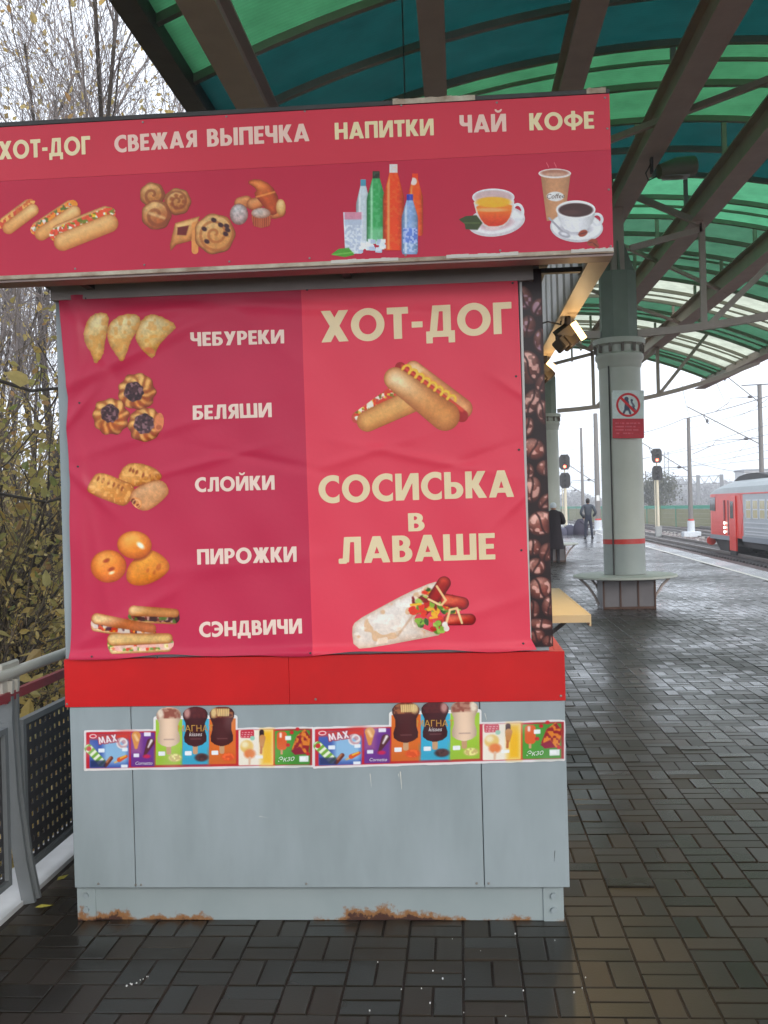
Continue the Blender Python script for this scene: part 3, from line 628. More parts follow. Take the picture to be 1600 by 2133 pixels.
class Ink:
    def __init__(s, X, Y): s.X, s.Y = X, Y; s.c = np.zeros(X.shape + (3,)); s.a = np.full(X.shape, -50.0)
    def put(s, sd, col, soft=1.5, mask=True, op=1.0):
        t = np.clip(sd / soft + .5, 0, 1)[..., None] * op
        s.c = s.c * (1 - t) + np.asarray(col, float) * t
        if mask:
            new = (s.a < 0) & (sd > -soft); s.c[new] = np.broadcast_to(np.asarray(col, float), s.c.shape)[new]; s.a = np.maximum(s.a, sd)
        return s
    def dough(s, sd, r, base, light, dark, cx, cy, size, seed=1, sp=.5, mask=True, nsc=9):
        t = np.clip(sd / (r * 1.15), 0, 1) ** .7; v = np.clip(.55 - ((s.X - cx) * .35 + (s.Y - cy) * .9) / size, 0, 1)
        n = vn(s.X, s.Y, nsc, seed) * .6 + vn(s.X, s.Y, nsc / 3., seed + 1) * .4
        B, Lc, D = (np.asarray(q, float) for q in (base, light, dark))
        col = D + (B - D) * t[..., None]; k = (t * v * v * 1.1).clip(0, 1)[..., None]; col = col + (Lc - col) * k
        col = col * (1 - sp * .32 * (1 - n[..., None]) * 1.2)
        return s.put(sd, col, mask=mask)
def decal(name, parent, box, step, paint, surf, off, k=1.0, m=None, grain=0.0):
    x0, y0, x1, y1 = box; nx = max(2, int((x1 - x0) / step)); ny = max(2, int((y1 - y0) / step))
    X, Y = np.meshgrid(np.linspace(x0, x1, nx + 1), np.linspace(y0, y1, ny + 1))
    I = paint(X, Y); rgb, a = (I.c, I.a) if isinstance(I, Ink) else I
    a[0, :] = np.minimum(a[0, :], -.01); a[-1, :] = np.minimum(a[-1, :], -.01); a[:, 0] = np.minimum(a[:, 0], -.01); a[:, -1] = np.minimum(a[:, -1], -.01)
    if grain: rgb = rgb.mean(-1, keepdims=True) + (rgb - rgb.mean(-1, keepdims=True)) * 1.2; rgb = 150 + (rgb - 150) * 1.12 + 6; rgb = rgb * (1 + grain * (vn(X, Y, 2.3, 41)[..., None] + vn(X, Y, 6.1, 42)[..., None] - 1))
    pos = np.stack([X, Y], -1).reshape(-1, 2); col = s2l(rgb).reshape(-1, 3) * k; af = a.ravel()
    ii = (np.arange(ny)[:, None] * (nx + 1) + np.arange(nx)[None, :]).ravel(); C4 = np.stack([ii, ii + nx + 1, ii + nx + 2, ii + 1], 1)
    inn = (af[C4] > 0).sum(1); quads = C4[inn == 4]; part_ = C4[(inn > 0) & (inn < 4)]
    ep, ec, tris, cache = [], [], [], {}; base = len(pos)
    for q in part_:
        poly = []
        for e in range(4):
            A, B = int(q[e]), int(q[(e + 1) % 4])
            if af[A] > 0: poly.append(A)
            if (af[A] > 0) != (af[B] > 0):
                kk = (min(A, B), max(A, B))
                if kk not in cache:
                    t = af[A] / (af[A] - af[B]); ep.append(pos[A] + (pos[B] - pos[A]) * t); ec.append(col[A if af[A] > 0 else B]); cache[kk] = base + len(ep) - 1
                poly.append(cache[kk])
        for i in range(1, len(poly) - 1): tris.append((poly[0], poly[i], poly[i + 1]))
    if ep: pos = np.concatenate([pos, np.array(ep)]); col = np.concatenate([col, np.array(ec)])
    fs = [quads] if len(quads) else []
    if tris: fs.append(np.array(tris))
    used = np.unique(np.concatenate([f.ravel() for f in fs])); mp = np.full(len(pos), -1); mp[used] = np.arange(len(used))
    V = surf(pos[used, 0], pos[used, 1], off)
    t0 = Vector((0, 0, 0)); q = parent
    while q is not None: t0 += Vector(q.location); q = q.parent
    me = raw(name, V - np.array(t0), [mp[f] for f in fs], m or M_ink, col=col[used], smooth=True)
    return link(bpy.data.objects.new(name, me), parent)
def plane_y(d):
    def f(px, py, off): x, z = on_y(px, py, d); return np.stack([x, np.full(np.shape(x), d - off), z], -1)
    return f

# --- heavy geometric capitals, drawn from strokes; cap height 1, v upwards
S = .235
def D(u, v, a0, v0, a1, v1, w):
    t = (v - v0) / (v1 - v0); c = a0 + (a1 - a0) * t + w / 2; sl = (a1 - a0) / (v1 - v0)
    return np.minimum((w / 2 - np.abs(u - c)) / math.sqrt(1 + sl * sl), np.minimum(v - min(v0, v1), max(v0, v1) - v))
def Bx(u, v, a, b, c, d): return rr(u, v, a, b, c, d)
def bowl(u, v, y0, y1, x1, t=.17):
    r = (y1 - y0) / 2; o = rr(u, v, -.4, y0, x1, y1, r * .98); i = rr(u, v, -.6, y0 + t, x1 - S, y1 - t, max((y1 - y0) / 2 - t, .01)); return np.minimum(np.minimum(o, -i), u)
def ring(u, v, cx, cy, rx, ry, w=S): return np.minimum(ell(u, v, cx, cy, rx, ry), -ell(u, v, cx, cy, rx - w, ry - w * .92))
mx_ = np.maximum
def breve(u, v, cx): return np.minimum(np.minimum(ell(u, v, cx, 1.27, .2, .2), -ell(u, v, cx, 1.3, .11, .11)), 1.27 - v)
G = {
 'Х': (.80, lambda u, v: mx_(D(u, v, 0, 0, .52, 1, .28), D(u, v, .52, 0, .0, 1, .28))),
 'О': (.98, lambda u, v: ring(u, v, .49, .5, .49, .525)),
 'Т': (.62, lambda u, v: mx_(Bx(u, v, 0, .79, .62, 1), Bx(u, v, .19, 0, .43, 1))),
 '-': (.36, lambda u, v: Bx(u, v, .02, .33, .34, .52)),
 'Д': (.84, lambda u, v: mx_(mx_(mx_(Bx(u, v, 0, -.19, .19, .19), Bx(u, v, .65, -.19, .84, .19)), mx_(Bx(u, v, 0, 0, .84, .19), Bx(u, v, .2, .81, .72, 1))), mx_(Bx(u, v, .5, 0, .73, 1), D(u, v, .09, 0, .2, 1, .21)))),
 'Г': (.54, lambda u, v: mx_(Bx(u, v, 0, 0, S, 1), Bx(u, v, 0, .79, .54, 1))),
 'С': (.74, lambda u, v: np.minimum(ring(u, v, .5, .5, .5, .525), .72 - u)),
 'В': (.66, lambda u, v: mx_(Bx(u, v, 0, 0, S, 1), mx_(bowl(u, v, .44, 1, .6), bowl(u, v, 0, .6, .66)))),
 'Б': (.66, lambda u, v: mx_(mx_(Bx(u, v, 0, 0, S, 1), Bx(u, v, 0, .8, .58, 1)), bowl(u, v, 0, .62, .66))),
 'Ь': (.66, lambda u, v: mx_(Bx(u, v, 0, 0, S, 1), bowl(u, v, 0, .62, .66))),
 'Ы': (.98, lambda u, v: mx_(mx_(Bx(u, v, 0, 0, S, 1), bowl(u, v, 0, .62, .66)), Bx(u, v, .74, 0, .98, 1))),
 'Р': (.64, lambda u, v: mx_(Bx(u, v, 0, 0, S, 1), bowl(u, v, .36, 1, .64))),
 'Я': (.70, lambda u, v: mx_(mx_(Bx(u, v, .70 - S, 0, .70, 1), bowl(.70 - u, v, .38, 1, .64)), D(u, v, .0, 0, .26, .46, .27))),
 'Е': (.54, lambda u, v: mx_(mx_(Bx(u, v, 0, 0, S, 1), Bx(u, v, 0, .81, .54, 1)), mx_(Bx(u, v, 0, 0, .54, .19), Bx(u, v, 0, .41, .5, .59)))),
 'Ж': (1.06, lambda u, v: mx_(Bx(u, v, .42, 0, .64, 1), mx_(mx_(D(u, v, .0, 0, .3, .56, .27), D(u, v, .28, .44, .02, 1, .27)), mx_(D(u, v, .79, 0, .5, .56, .27), D(u, v, .5, .44, .77, 1, .27))))),
 'К': (.74, lambda u, v: mx_(Bx(u, v, 0, 0, S, 1), mx_(D(u, v, .46, 0, .14, .58, .29), D(u, v, .14, .44, .43, 1, .29)))),
 'И': (.82, lambda u, v: mx_(mx_(Bx(u, v, 0, 0, .225, 1), Bx(u, v, .595, 0, .82, 1)), D(u, v, .06, 0, .53, 1, .23))),
 'Й': (.82, lambda u, v: mx_(mx_(mx_(Bx(u, v, 0, 0, .225, 1), Bx(u, v, .595, 0, .82, 1)), D(u, v, .06, 0, .53, 1, .23)), breve(u, v, .41))),
 'Л': (.76, lambda u, v: mx_(mx_(Bx(u, v, .2, .8, .76, 1), Bx(u, v, .53, 0, .76, 1)), mx_(D(u, v, .13, .04, .2, 1, .215), rr(u, v, 0, -.01, .28, .19, .05)))),
 'Н': (.76, lambda u, v: mx_(mx_(Bx(u, v, 0, 0, S, 1), Bx(u, v, .525, 0, .76, 1)), Bx(u, v, 0, .4, .76, .6))),
 'П': (.76, lambda u, v: mx_(mx_(Bx(u, v, 0, 0, S, 1), Bx(u, v, .525, 0, .76, 1)), Bx(u, v, 0, .8, .76, 1))),
 'У': (.76, lambda u, v: mx_(D(u, v, .12, 0, .5, 1, .26), D(u, v, .27, .36, .0, 1, .27))),
 'Ф': (1.0, lambda u, v: mx_(Bx(u, v, .39, -.05, .61, 1.06), ring(u, v, .5, .51, .5, .37, .2))),
 'Ч': (.68, lambda u, v: mx_(Bx(u, v, .445, 0, .68, 1), mx_(Bx(u, v, 0, .62, .235, 1), np.minimum(np.minimum(rr(u, v, 0, .36, .9, 1.3, .24), -rr(u, v, .235, .56, .9, 1.5, .08)), np.minimum(.66 - u, .9 - v))))),
 'Ш': (1.1, lambda u, v: mx_(mx_(Bx(u, v, 0, 0, .225, 1), Bx(u, v, .4375, 0, .6625, 1)), mx_(Bx(u, v, .875, 0, 1.1, 1), Bx(u, v, 0, 0, 1.1, .2)))),
 'Э': (.72, lambda u, v: mx_(np.minimum(ring(u, v, .22, .5, .5, .525), u - .0), Bx(u, v, .16, .41, .62, .59))),
 'А': (.88, lambda u, v: mx_(mx_(D(u, v, 0, 0, .31, 1, .25), D(u, v, .63, 0, .32, 1, .25)), Bx(u, v, .2, .17, .68, .35))),
 'М': (1.0, lambda u, v: mx_(mx_(D(u, v, 0, 0, .12, 1, .22), D(u, v, .78, 0, .66, 1, .22)), mx_(D(u, v, .38, 0.1, .12, 1, .22), D(u, v, .38, .1, .66, 1, .22)))),
}
def text_sd(text, X, Y, x0, yb0, x1, yb1, h, lean=.03, gap=.075, sp=.36, small=()):
    ws = [sp if c == ' ' else G[c][0] for c in text]; tot = sum(ws) + gap * (len(text) - 1)
    f = (X - x0) / (x1 - x0); base = yb0 + (yb1 - yb0) * f; U = ((X + lean * (base - Y) - x0) / (x1 - x0)) * tot; V = (base - Y) / h
    out = np.full(X.shape, -1.0); u0 = 0
    for c, w_ in zip(text, ws):
        if c != ' ':
            m = (U > u0 - .1) & (U < u0 + w_ + .1)
            if m.any(): out[m] = np.maximum(out[m], G[c][1](U[m] - u0, V[m]))
        u0 += w_ + gap
    return out * h
def word(text, parent, surf, off, x0, yb0, x1, yb1, h, col, step=1.0, nm='lettering'):
    lo = min(yb0, yb1) - h * 1.4; hi = max(yb0, yb1) + h * .3
    def p(X, Y): return np.broadcast_to(np.array(col, float), X.shape + (3,)), text_sd(text, X, Y, x0, yb0, x1, yb1, h)
    return decal(nm, parent, (x0 - 4, lo, x1 + 4, hi), step, p, surf, off)
def mapper(ox, oy, s): return lambda pts: [(ox + x / s, oy + y / s) for x, y in pts]

OB = .0012; WH = (248, 220, 204); CR = (243, 220, 176)
for t, a in (('ЧЕБУРЕКИ', (398, 722, 593, 716, 29, WH)), ('БЕЛЯШИ', (403, 875, 567, 869, 30, WH)), ('СЛОЙКИ', (407, 1025, 573, 1020, 30, WH)), ('ПИРОЖКИ', (412, 1176, 619, 1170, 32, WH)), ('СЭНДВИЧИ', (416, 1327, 630, 1319, 31, WH)),
             ('ХОТ-ДОГ', (670, 714, 1067, 695, 66, CR)), ('СОСИСЬКА', (665, 1048, 1071, 1035, 56, CR)), ('В', (851, 1107, 885, 1106, 38, CR)), ('ЛАВАШЕ', (706, 1174, 1032, 1165, 55, CR))):
    word(t, banner, on_banner, OB, *a)
SG = plane_y(SY - .001); OS = .0009; SC = (250, 230, 182); SP = (252, 212, 196)
for t, a in (('ХОТ-ДОГ', (-2, 333, 189, 321, 38, SC)), ('СВЕЖАЯ', (239, 318, 411, 306, 35, SP)), ('ВЫПЕЧКА', (432, 306, 645, 294, 37, SP)), ('НАПИТКИ', (698, 291, 904, 282, 35, SC)), ('ЧАЙ', (958, 277, 1055, 274, 37, SP)), ('КОФЕ', (1103, 272, 1238, 268, 36, SC))):
    word(t, sign, SG, OS, *a)

# --- food pictures
def pic(name, parent, surf, off, box, fn, step=1.3, k=1.0):
    def p(X, Y):
        I = Ink(X, Y); fn(I, X, Y); return I
    return decal(name, parent, box, step, p, surf, off, k, None, .06)
q3 = mapper(120, 600, 2.963); q4 = mapper(120, 960, 2.963); q5 = mapper(640, 600, 2.963); q6 = mapper(640, 1000, 2.963); q1 = mapper(0, 180, 2.424); q2 = mapper(640, 180, 2.424)
def speck(I, X, Y, sd, col, sc_, seed, th=.68, op=.7):
    n = vn(X, Y, sc_, seed); I.put(np.minimum((n - th) * sc_ * 2.2, sd), col, 2.0, False, op)
def f(I, X, Y):
    for P, seed in (([(160, 270), (190, 190), (250, 150), (325, 165), (312, 260), (295, 340), (280, 420), (235, 480), (215, 410), (170, 340)], 3), ([(480, 300), (510, 210), (560, 165), (620, 165), (755, 235), (690, 290), (620, 370), (595, 440), (560, 420), (500, 350)], 7), ([(305, 280), (330, 210), (400, 165), (480, 160), (520, 190), (500, 260), (460, 320), (430, 420), (405, 465), (370, 420), (320, 350)], 5)):
        P = q3(rnd(P, 1)); c = np.mean(P, 0); sd = pol(X, Y, P) + 1.6 * (vn(X, Y, 4, seed) - .5)
        I.dough(sd, 12, (230, 190, 120), (252, 234, 186), (190, 130, 66), c[0], c[1], 60, seed, .55, nsc=10)
        speck(I, X, Y, sd - 2, (204, 146, 74), 9, seed + 20, .6, .5)
    I.put(ell(X, Y, *q3([(575, 388)])[0], 11, 6, 20), (196, 120, 86), 2, False, .8)
pic('cheburek_picture', banner, on_banner, OB, (165, 640, 382, 770), f)
def f(I, X, Y):
    for (cx, cy, r, hx, hy, hr, seed) in ((330, 795, 112, 326, 775, 56, 2), (545, 842, 108, 536, 838, 62, 4), (492, 640, 116, 472, 640, 60, 6)):
        (cx, cy), (hx, hy) = q3([(cx, cy), (hx, hy)]); r /= 2.963; hr /= 2.963
        th = np.arctan2(Y - cy, X - cx); rad = np.hypot(X - cx, Y - cy); sd = r * (1 + .04 * np.cos(9 * th + seed) + .12 * (vn(X, Y, 12, seed) - .5)) - rad
        st = .5 + .5 * np.sin(9 * th + rad * .2 + seed + 2.4 * vn(X, Y, 14, seed))
        I.dough(sd, 9, (204, 118, 52), (248, 196, 124), (122, 56, 24), cx, cy, 45, seed, .8, nsc=7)
        st = st * (.45 + .75 * vn(X, Y, 11, seed)); I.put(np.minimum(sd, (.18 - st) * 12), (128, 60, 28), 6, False, .6); I.put(np.minimum(sd - 2, (st - .62) * 12), (250, 206, 140), 7, False, .55)
        hd = hr * (1 + .05 * np.sin(7 * th)) - np.hypot(X - hx, Y - hy)
        I.put(hd, (74, 48, 52), 2, False); speck(I, X, Y, hd, (136, 104, 108), 5, seed + 40, .55, .9); speck(I, X, Y, hd, (44, 26, 30), 4, seed + 50, .62, .8)
    I.put(ell(X, Y, *q3([(628, 830)])[0], 10, 20, 5), (206, 132, 92), 3, True); I.put(ell(X, Y, *q3([(628, 860)])[0], 6, 5), (150, 78, 50), 2, False, .7)
pic('belyash_picture', banner, on_banner, OB, (188, 775, 346, 926), f)
def f(I, X, Y):
    for P, seed, sl in (([(370, 110), (420, 20), (500, 10), (600, 40), (650, 85), (640, 120), (560, 140), (470, 165), (400, 145)], 3, [(452, 55), (492, 70), (532, 88), (570, 100), (605, 108), (470, 62)]), ([(190, 170), (215, 110), (250, 72), (310, 80), (400, 120), (480, 150), (465, 230), (420, 282), (370, 270), (200, 200)], 5, [(255, 110), (285, 122), (320, 135), (350, 148), (378, 160), (402, 172)])):
        P = q4(rnd(P, 1)); c = np.mean(P, 0); sd = pol(X, Y, P); I.dough(sd, 9, (214, 146, 74), (240, 190, 120), (160, 92, 40), c[0], c[1], 55, seed, .4)
        for x, y in q4(sl): I.put(ell(X, Y, x, y, 2.6, 5.5, 22), (138, 72, 34), 2, False, .85)
        speck(I, X, Y, sd - 2, (244, 196, 130), 6, seed + 9, .66, .5)
    P = q4(rnd([(448, 215), (475, 175), (540, 140), (610, 115), (665, 128), (695, 190), (660, 235), (600, 285), (545, 312), (490, 295), (455, 255)], 1)); sd = pol(X, Y, P)
    I.dough(sd, 9, (226, 170, 122), (246, 214, 180), (182, 116, 70), 300, 1020, 50, 9, .5)
    x, y = q4([(485, 262)])[0]; I.put(ell(X, Y, x, y, 13, 12, 40), (214, 150, 96), 2, False); I.put(ell(X, Y, x - 5, y - 4, 5, 6), (96, 40, 26), 2, False); I.put(ell(X, Y, x + 5, y + 5, 4, 4), (130, 60, 36), 2, False)
    I.put(np.minimum(ell(X, Y, x + 1, y, 9, 9), -ell(X, Y, x + 1, y, 6, 6)), (240, 190, 140), 2, False, .7)
pic('puff_pastry_picture', banner, on_banner, OB, (182, 960, 358, 1068), f)
def f(I, X, Y):
    P = q4(rnd([(425, 740), (430, 660), (480, 600), (560, 545), (620, 560), (690, 620), (698, 670), (650, 720), (560, 765), (480, 772)], 2)); sd = pol(X, Y, P); I.dough(sd, 13, (224, 142, 48), (250, 190, 100), (176, 92, 26), 300, 1180, 60, 3, .35)
    for x, y, r in ((560, 675, 3), (628, 655, 5), (600, 690, 3)): a, b_ = q4([(x, y)])[0]; I.put(ell(X, Y, a, b_, r, r * 1.6, 20), (176, 90, 30), 3, False, .7)
    x, y = q4([(318, 650)])[0]; sd = ell(X, Y, x, y, 37, 34); I.dough(sd, 14, (222, 128, 48), (248, 184, 104), (164, 76, 24), x, y, 60, 5, .25)
    for a, b_ in q4([(305, 615), (335, 668)]): I.put(ell(X, Y, a, b_, 7, 4, -25), (150, 64, 22), 3, False, .9)
    a, b_ = q4([(338, 690)])[0]; I.put(ell(X, Y, a, b_, 6, 3, -20), (255, 230, 200), 3, False, .9)
    x, y = q4([(477, 518)])[0]; I.put(ell(X, Y, x + 2, y + 4, 36, 30), (120, 44, 30), 5, False, .6); sd = ell(X, Y, x, y, 36, 29, 5); I.dough(sd, 13, (228, 138, 56), (252, 196, 120), (170, 84, 30), x, y, 52, 7, .2)
    a, b_ = q4([(515, 522)])[0]; I.put(ell(X, Y, a, b_, 9, 5, 40), (255, 244, 226), 4, False, .95)
pic('pirozhok_picture', banner, on_banner, OB, (186, 1100, 362, 1226), f)
def sandwich(I, X, Y, x0, y0, x1, y1, r, fill, seed, tone=(206, 150, 96)):
    dx, dy = x1 - x0, y1 - y0; L_ = math.hypot(dx, dy); nx, ny = -dy / L_, dx / L_
    low = cap(X, Y, x0 + nx * r * .8, y0 + ny * r * .8, x1 + nx * r * .8, y1 + ny * r * .8, r * .6, r * .5); I.dough(low, 6, tone, (240, 216, 170), (150, 96, 56), (x0 + x1) / 2, (y0 + y1) / 2 + r, 30, seed, .3)
    mid = cap(X, Y, x0 + nx * r * .35, y0 + ny * r * .35, x1 + nx * r * .35, y1 + ny * r * .35, r * .72) + 3 * (vn(X, Y, 6, seed + 9) - .5); n = vn(X, Y, 5, seed); k = vn(X, Y, 4, seed + 3)
    I.put(mid, fill[0]); 
    for j, c in enumerate(fill[1:]): I.put(np.minimum(mid, (vn(X + 7 * j, Y, 5 + j, seed + 5 + j) - .5) * 12), c, 2, False, .9)
    top = cap(X, Y, x0 - nx * r * .25, y0 - ny * r * .25, x1 - nx * r * .25, y1 - ny * r * .25, r * .74, r * .6); I.dough(top, 7, tone, (246, 214, 164), (158, 92, 50), (x0 + x1) / 2, (y0 + y1) / 2 - r, 30, seed + 1, .4)
def f(I, X, Y):
    a = q4([(475, 935), (725, 950), (245, 985), (580, 1045), (350, 1115), (680, 1108)])
    sandwich(I, X, Y, *a[0], *a[1], 15, [(92, 36, 36), (130, 60, 56), (196, 160, 150), (86, 110, 50), (60, 30, 30)], 3)
    sandwich(I, X, Y, *a[2], *a[3], 16, [(120, 60, 30), (226, 150, 50), (190, 60, 40), (70, 40, 60), (220, 210, 200)], 8, (196, 120, 76))
    sandwich(I, X, Y, *a[4], *a[5], 18, [(214, 190, 120), (240, 226, 180), (96, 130, 60), (206, 70, 50), (230, 190, 180)], 13, (226, 190, 130))
pic('sandwich_picture', banner, on_banner, OB, (188, 1250, 380, 1368), f)
def f(I, X, Y):
    a = q5([(372, 822), (640, 700), (310, 800), (520, 655), (545, 560), (850, 790), (655, 500), (955, 745), (575, 490), (955, 790)])
    sd = cap(X, Y, *a[2], *a[3], 12, 14); I.put(sd, (186, 84, 70)); 
    for c, sd_, th in (((226, 190, 70), 1, .55), ((240, 232, 220), 2, .62), ((120, 110, 40), 3, .66), ((200, 70, 50), 4, .64)): I.put(np.minimum(cap(X, Y, a[2][0] + 4, a[2][1] - 4, a[3][0], a[3][1] - 3, 11), (vn(X, Y, 6, 60 + sd_) - th) * 20), c, 2, True, .95)
    I.dough(cap(X, Y, *a[0], *a[1], 22, 24), 15, (222, 168, 106), (248, 220, 168), (170, 104, 56), 740, 870, 60, 4, .2)
    I.dough(cap(X, Y, *a[6], *a[7], 17, 22), 12, (224, 168, 120), (250, 214, 170), (164, 92, 54), 910, 790, 60, 5, .2)
    I.put(cap(X, Y, 882, 780, 935, 822, 5), (212, 140, 76), 6, False, .6)
    I.put(cap(X, Y, a[8][0], a[8][1], a[9][0], a[9][1], 11, 13), (150, 34, 34), 3)
    I.put(cap(X, Y, a[8][0] + 4, a[8][1] - 3, a[9][0], a[9][1] - 12, 3, 4), (206, 88, 70), 4, False, .8)
    I.dough(cap(X, Y, *a[4], *a[5], 24, 31), 20, (218, 156, 98), (252, 226, 186), (164, 98, 54), 850, 830, 90, 6, .25)
    ps = []; p0, p1 = np.array(q5([(590, 478)])[0]), np.array(q5([(905, 690)])[0]); dn = (p1 - p0) / np.linalg.norm(p1 - p0); nn = np.array([-dn[1], dn[0]])
    for i in range(60):
        t = i / 59; ps.append(p0 + (p1 - p0) * t + nn * 7 * math.sin(t * 2 * math.pi * 8) + dn * 4 * math.cos(t * 2 * math.pi * 8))
    m = np.full(X.shape, -99.)
    for i in range(59): m = np.maximum(m, cap(X, Y, *ps[i], *ps[i + 1], 2.6))
    I.put(m, (226, 172, 56), 1.5); I.put(m - 1.6, (250, 214, 120), 2, False, .7)
pic('big_hot_dog_picture', banner, on_banner, OB, (728, 742, 990, 908), f, 1.3)
def f(I, X, Y):
    P = q6(rnd([(275, 915), (300, 868), (460, 780), (620, 695), (790, 622), (810, 640), (760, 720), (700, 790), (650, 870), (740, 930), (850, 950), (700, 978), (420, 1030), (290, 1040)], 1)); sd = pol(X, Y, P)
    I.dough(sd, 14, (238, 224, 212), (252, 248, 244), (206, 178, 158), 800, 1290, 80, 3, .25, nsc=14); speck(I, X, Y, sd - 4, (206, 158, 110), 17, 8, .62, .55); speck(I, X, Y, sd - 4, (250, 244, 236), 12, 9, .62, .5)
    I.put(np.minimum(cap(X, Y, *q6([(560, 960)])[0], *q6([(655, 830)])[0], 2), sd), (190, 150, 120), 3, False, .6)
    rs = np.random.default_rng(5)
    cx, cy = q6([(800, 820)])[0]
    for i in range(95):
        a_ = rs.random() * 6.28; r = math.sqrt(rs.random()); x = cx + 48 * r * math.cos(a_) + 12 * (rs.random() - .5); y = cy + 46 * r * math.sin(a_) - 8; rot = rs.random() * 180
        if x < cx - 30 and y < cy - 30: continue
        c = [(92, 128, 48), (136, 168, 70), (58, 84, 34), (176, 44, 36), (204, 66, 46), (122, 26, 30), (226, 170, 60), (166, 190, 100)][rs.integers(8)]
        I.put(ell(X, Y, x, y, 5 + 6 * rs.random(), 3 + 3.5 * rs.random(), rot) + 2 * (vn(X, Y, 3, i % 9) - .5), c, 2)
    for p, q_, r in ((q6([(790, 720)])[0], q6([(845, 635)])[0], 14), (q6([(880, 860)])[0], q6([(1005, 858)])[0], 12), (q6([(860, 740)])[0], q6([(960, 760)])[0], 13)):
        sd = cap(X, Y, *p, *q_, r); I.dough(sd, 8, (160, 36, 34), (222, 110, 84), (92, 16, 20), q_[0], q_[1], 26, 4, .3)
    for p, q_, c in (((800, 655), (855, 740), (236, 200, 150)), ((855, 740), (830, 770), (236, 200, 150)), ((750, 735), (820, 770), (240, 206, 160)), ((860, 875), (880, 805), (236, 200, 150)), ((925, 790), (955, 880), (240, 206, 160)), ((880, 800), (925, 790), (236, 200, 150)), ((640, 770), (700, 765), (232, 180, 60)), ((760, 850), (800, 845), (236, 170, 60))):
        I.put(cap(X, Y, *q6([p])[0], *q6([q_])[0], 2.3), c, 1.5)
    for x, y in q6([(860, 915), (850, 890)]): I.put(ell(X, Y, x, y, 6, 6), (236, 226, 216), 2)
pic('sausage_wrap_picture', banner, on_banner, OB, (728, 1198, 1000, 1354), f, 1.3)
# roof sign pictures
def hotdog(I, X, Y, p, q_, r, seed, cols):
    dx, dy = q_[0] - p[0], q_[1] - p[1]; L_ = math.hypot(dx, dy); nx, ny = dy / L_, -dx / L_
    I.dough(cap(X, Y, p[0] + nx * r * 1.3, p[1] + ny * r * 1.3, q_[0] + nx * r * 1.3, q_[1] + ny * r * 1.3, r * .7), 6, (214, 150, 96), (240, 200, 150), (160, 90, 50), p[0], p[1], 40, seed, .3)
    m = cap(X, Y, p[0] + nx * r - dx / L_ * r * .4, p[1] + ny * r - dy / L_ * r * .4, q_[0] + nx * r + dx / L_ * r * .4, q_[1] + ny * r + dy / L_ * r * .4, r * .62); I.put(m, (196, 84, 60))
    for j, c in enumerate(cols): I.put(np.minimum(m + 2, (vn(X + 9 * j, Y, 5, seed + j) - .56) * 16), c, 2, True, .95)
    I.dough(cap(X, Y, *p, *q_, r), r * .6, (224, 166, 104), (250, 220, 168), (176, 106, 58), (p[0] + q_[0]) / 2, (p[1] + q_[1]) / 2, 40, seed + 2, .2)
def f(I, X, Y):
    a = q1([(45, 715), (165, 625), (210, 745), (375, 635), (318, 785), (552, 692)])
    hotdog(I, X, Y, a[0], a[1], 13, 3, [(226, 180, 110), (196, 110, 60)]); hotdog(I, X, Y, a[2], a[3], 14, 7, [(226, 96, 50), (240, 234, 226), (90, 110, 50), (240, 150, 60)])
    hotdog(I, X, Y, a[4], a[5], 19, 12, [(226, 196, 60), (244, 240, 230), (110, 120, 40), (214, 90, 60)])
pic('hot_dogs_picture', sign, SG, OS, (-2, 408, 262, 530), f, 1.4)
def swirl(I, X, Y, cx, cy, r, seed, n=3, base=(196, 128, 70), pal=None):
    th = np.arctan2(Y - cy, X - cx); rad = np.hypot(X - cx, Y - cy); sd = r * (1 + .03 * np.cos(7 * th)) - rad; I.dough(sd, 7, base, (238, 196, 140), (122, 66, 34), cx, cy, 45, seed, .5, nsc=6)
    I.put(np.minimum(sd - 2, (np.sin(th + rad / r * 6.28 * n * .5) - .45) * 6), pal or (122, 64, 36), 4, False, .6)
def f(I, X, Y):
    (a, b_, c) = q1([(770, 548), (897, 582), (790, 650)])
    swirl(I, X, Y, *a, 26, 3); swirl(I, X, Y, *b_, 28, 5, 4)
    for k in range(7): I.put(ell(X, Y, b_[0] + 13 * math.cos(k * .9), b_[1] + 13 * math.sin(k * .9), 4.5, 4), (136, 70, 34), 3, False, .7)
    swirl(I, X, Y, *c, 31, 7, 3, (186, 106, 58)); I.put(np.minimum(cap(X, Y, c[0] - 14, c[1] - 4, c[0] + 16, c[1] + 6, 3), ell(X, Y, *c, 30)), (240, 210, 160), 4, False, .6)
pic('round_buns_picture', sign, SG, OS, (288, 378, 400, 478), f, 1.4)
def f(I, X, Y):
    P = q1([(885, 690), (1010, 655), (1000, 690), (965, 780), (890, 800), (862, 832), (858, 800)]); I.dough(pol(X, Y, P), 7, (214, 150, 92), (246, 208, 150), (150, 84, 44), 390, 480, 40, 2, .4)
    I.put(pol(X, Y, q1([(897, 712), (955, 702), (940, 752), (895, 750)])), (104, 34, 28), 2, False); I.put(cap(X, Y, *q1([(985, 700)])[0], *q1([(985, 830)])[0], 7), (214, 150, 92), 2)
    x, y = q1([(1085, 745)])[0]; swirl(I, X, Y, x, y, 42, 4, 5, (222, 162, 100), (160, 92, 50))
    for a, b_ in q1([(1080, 675), (1115, 700), (1145, 705), (1140, 745), (1150, 725), (1045, 783), (1032, 720)]): I.put(ell(X, Y, a, b_, 6, 4.5, 30), (56, 24, 30), 2, False, .95)
pic('raisin_danish_picture', sign, SG, OS, (352, 445, 494, 532), f, 1.4)
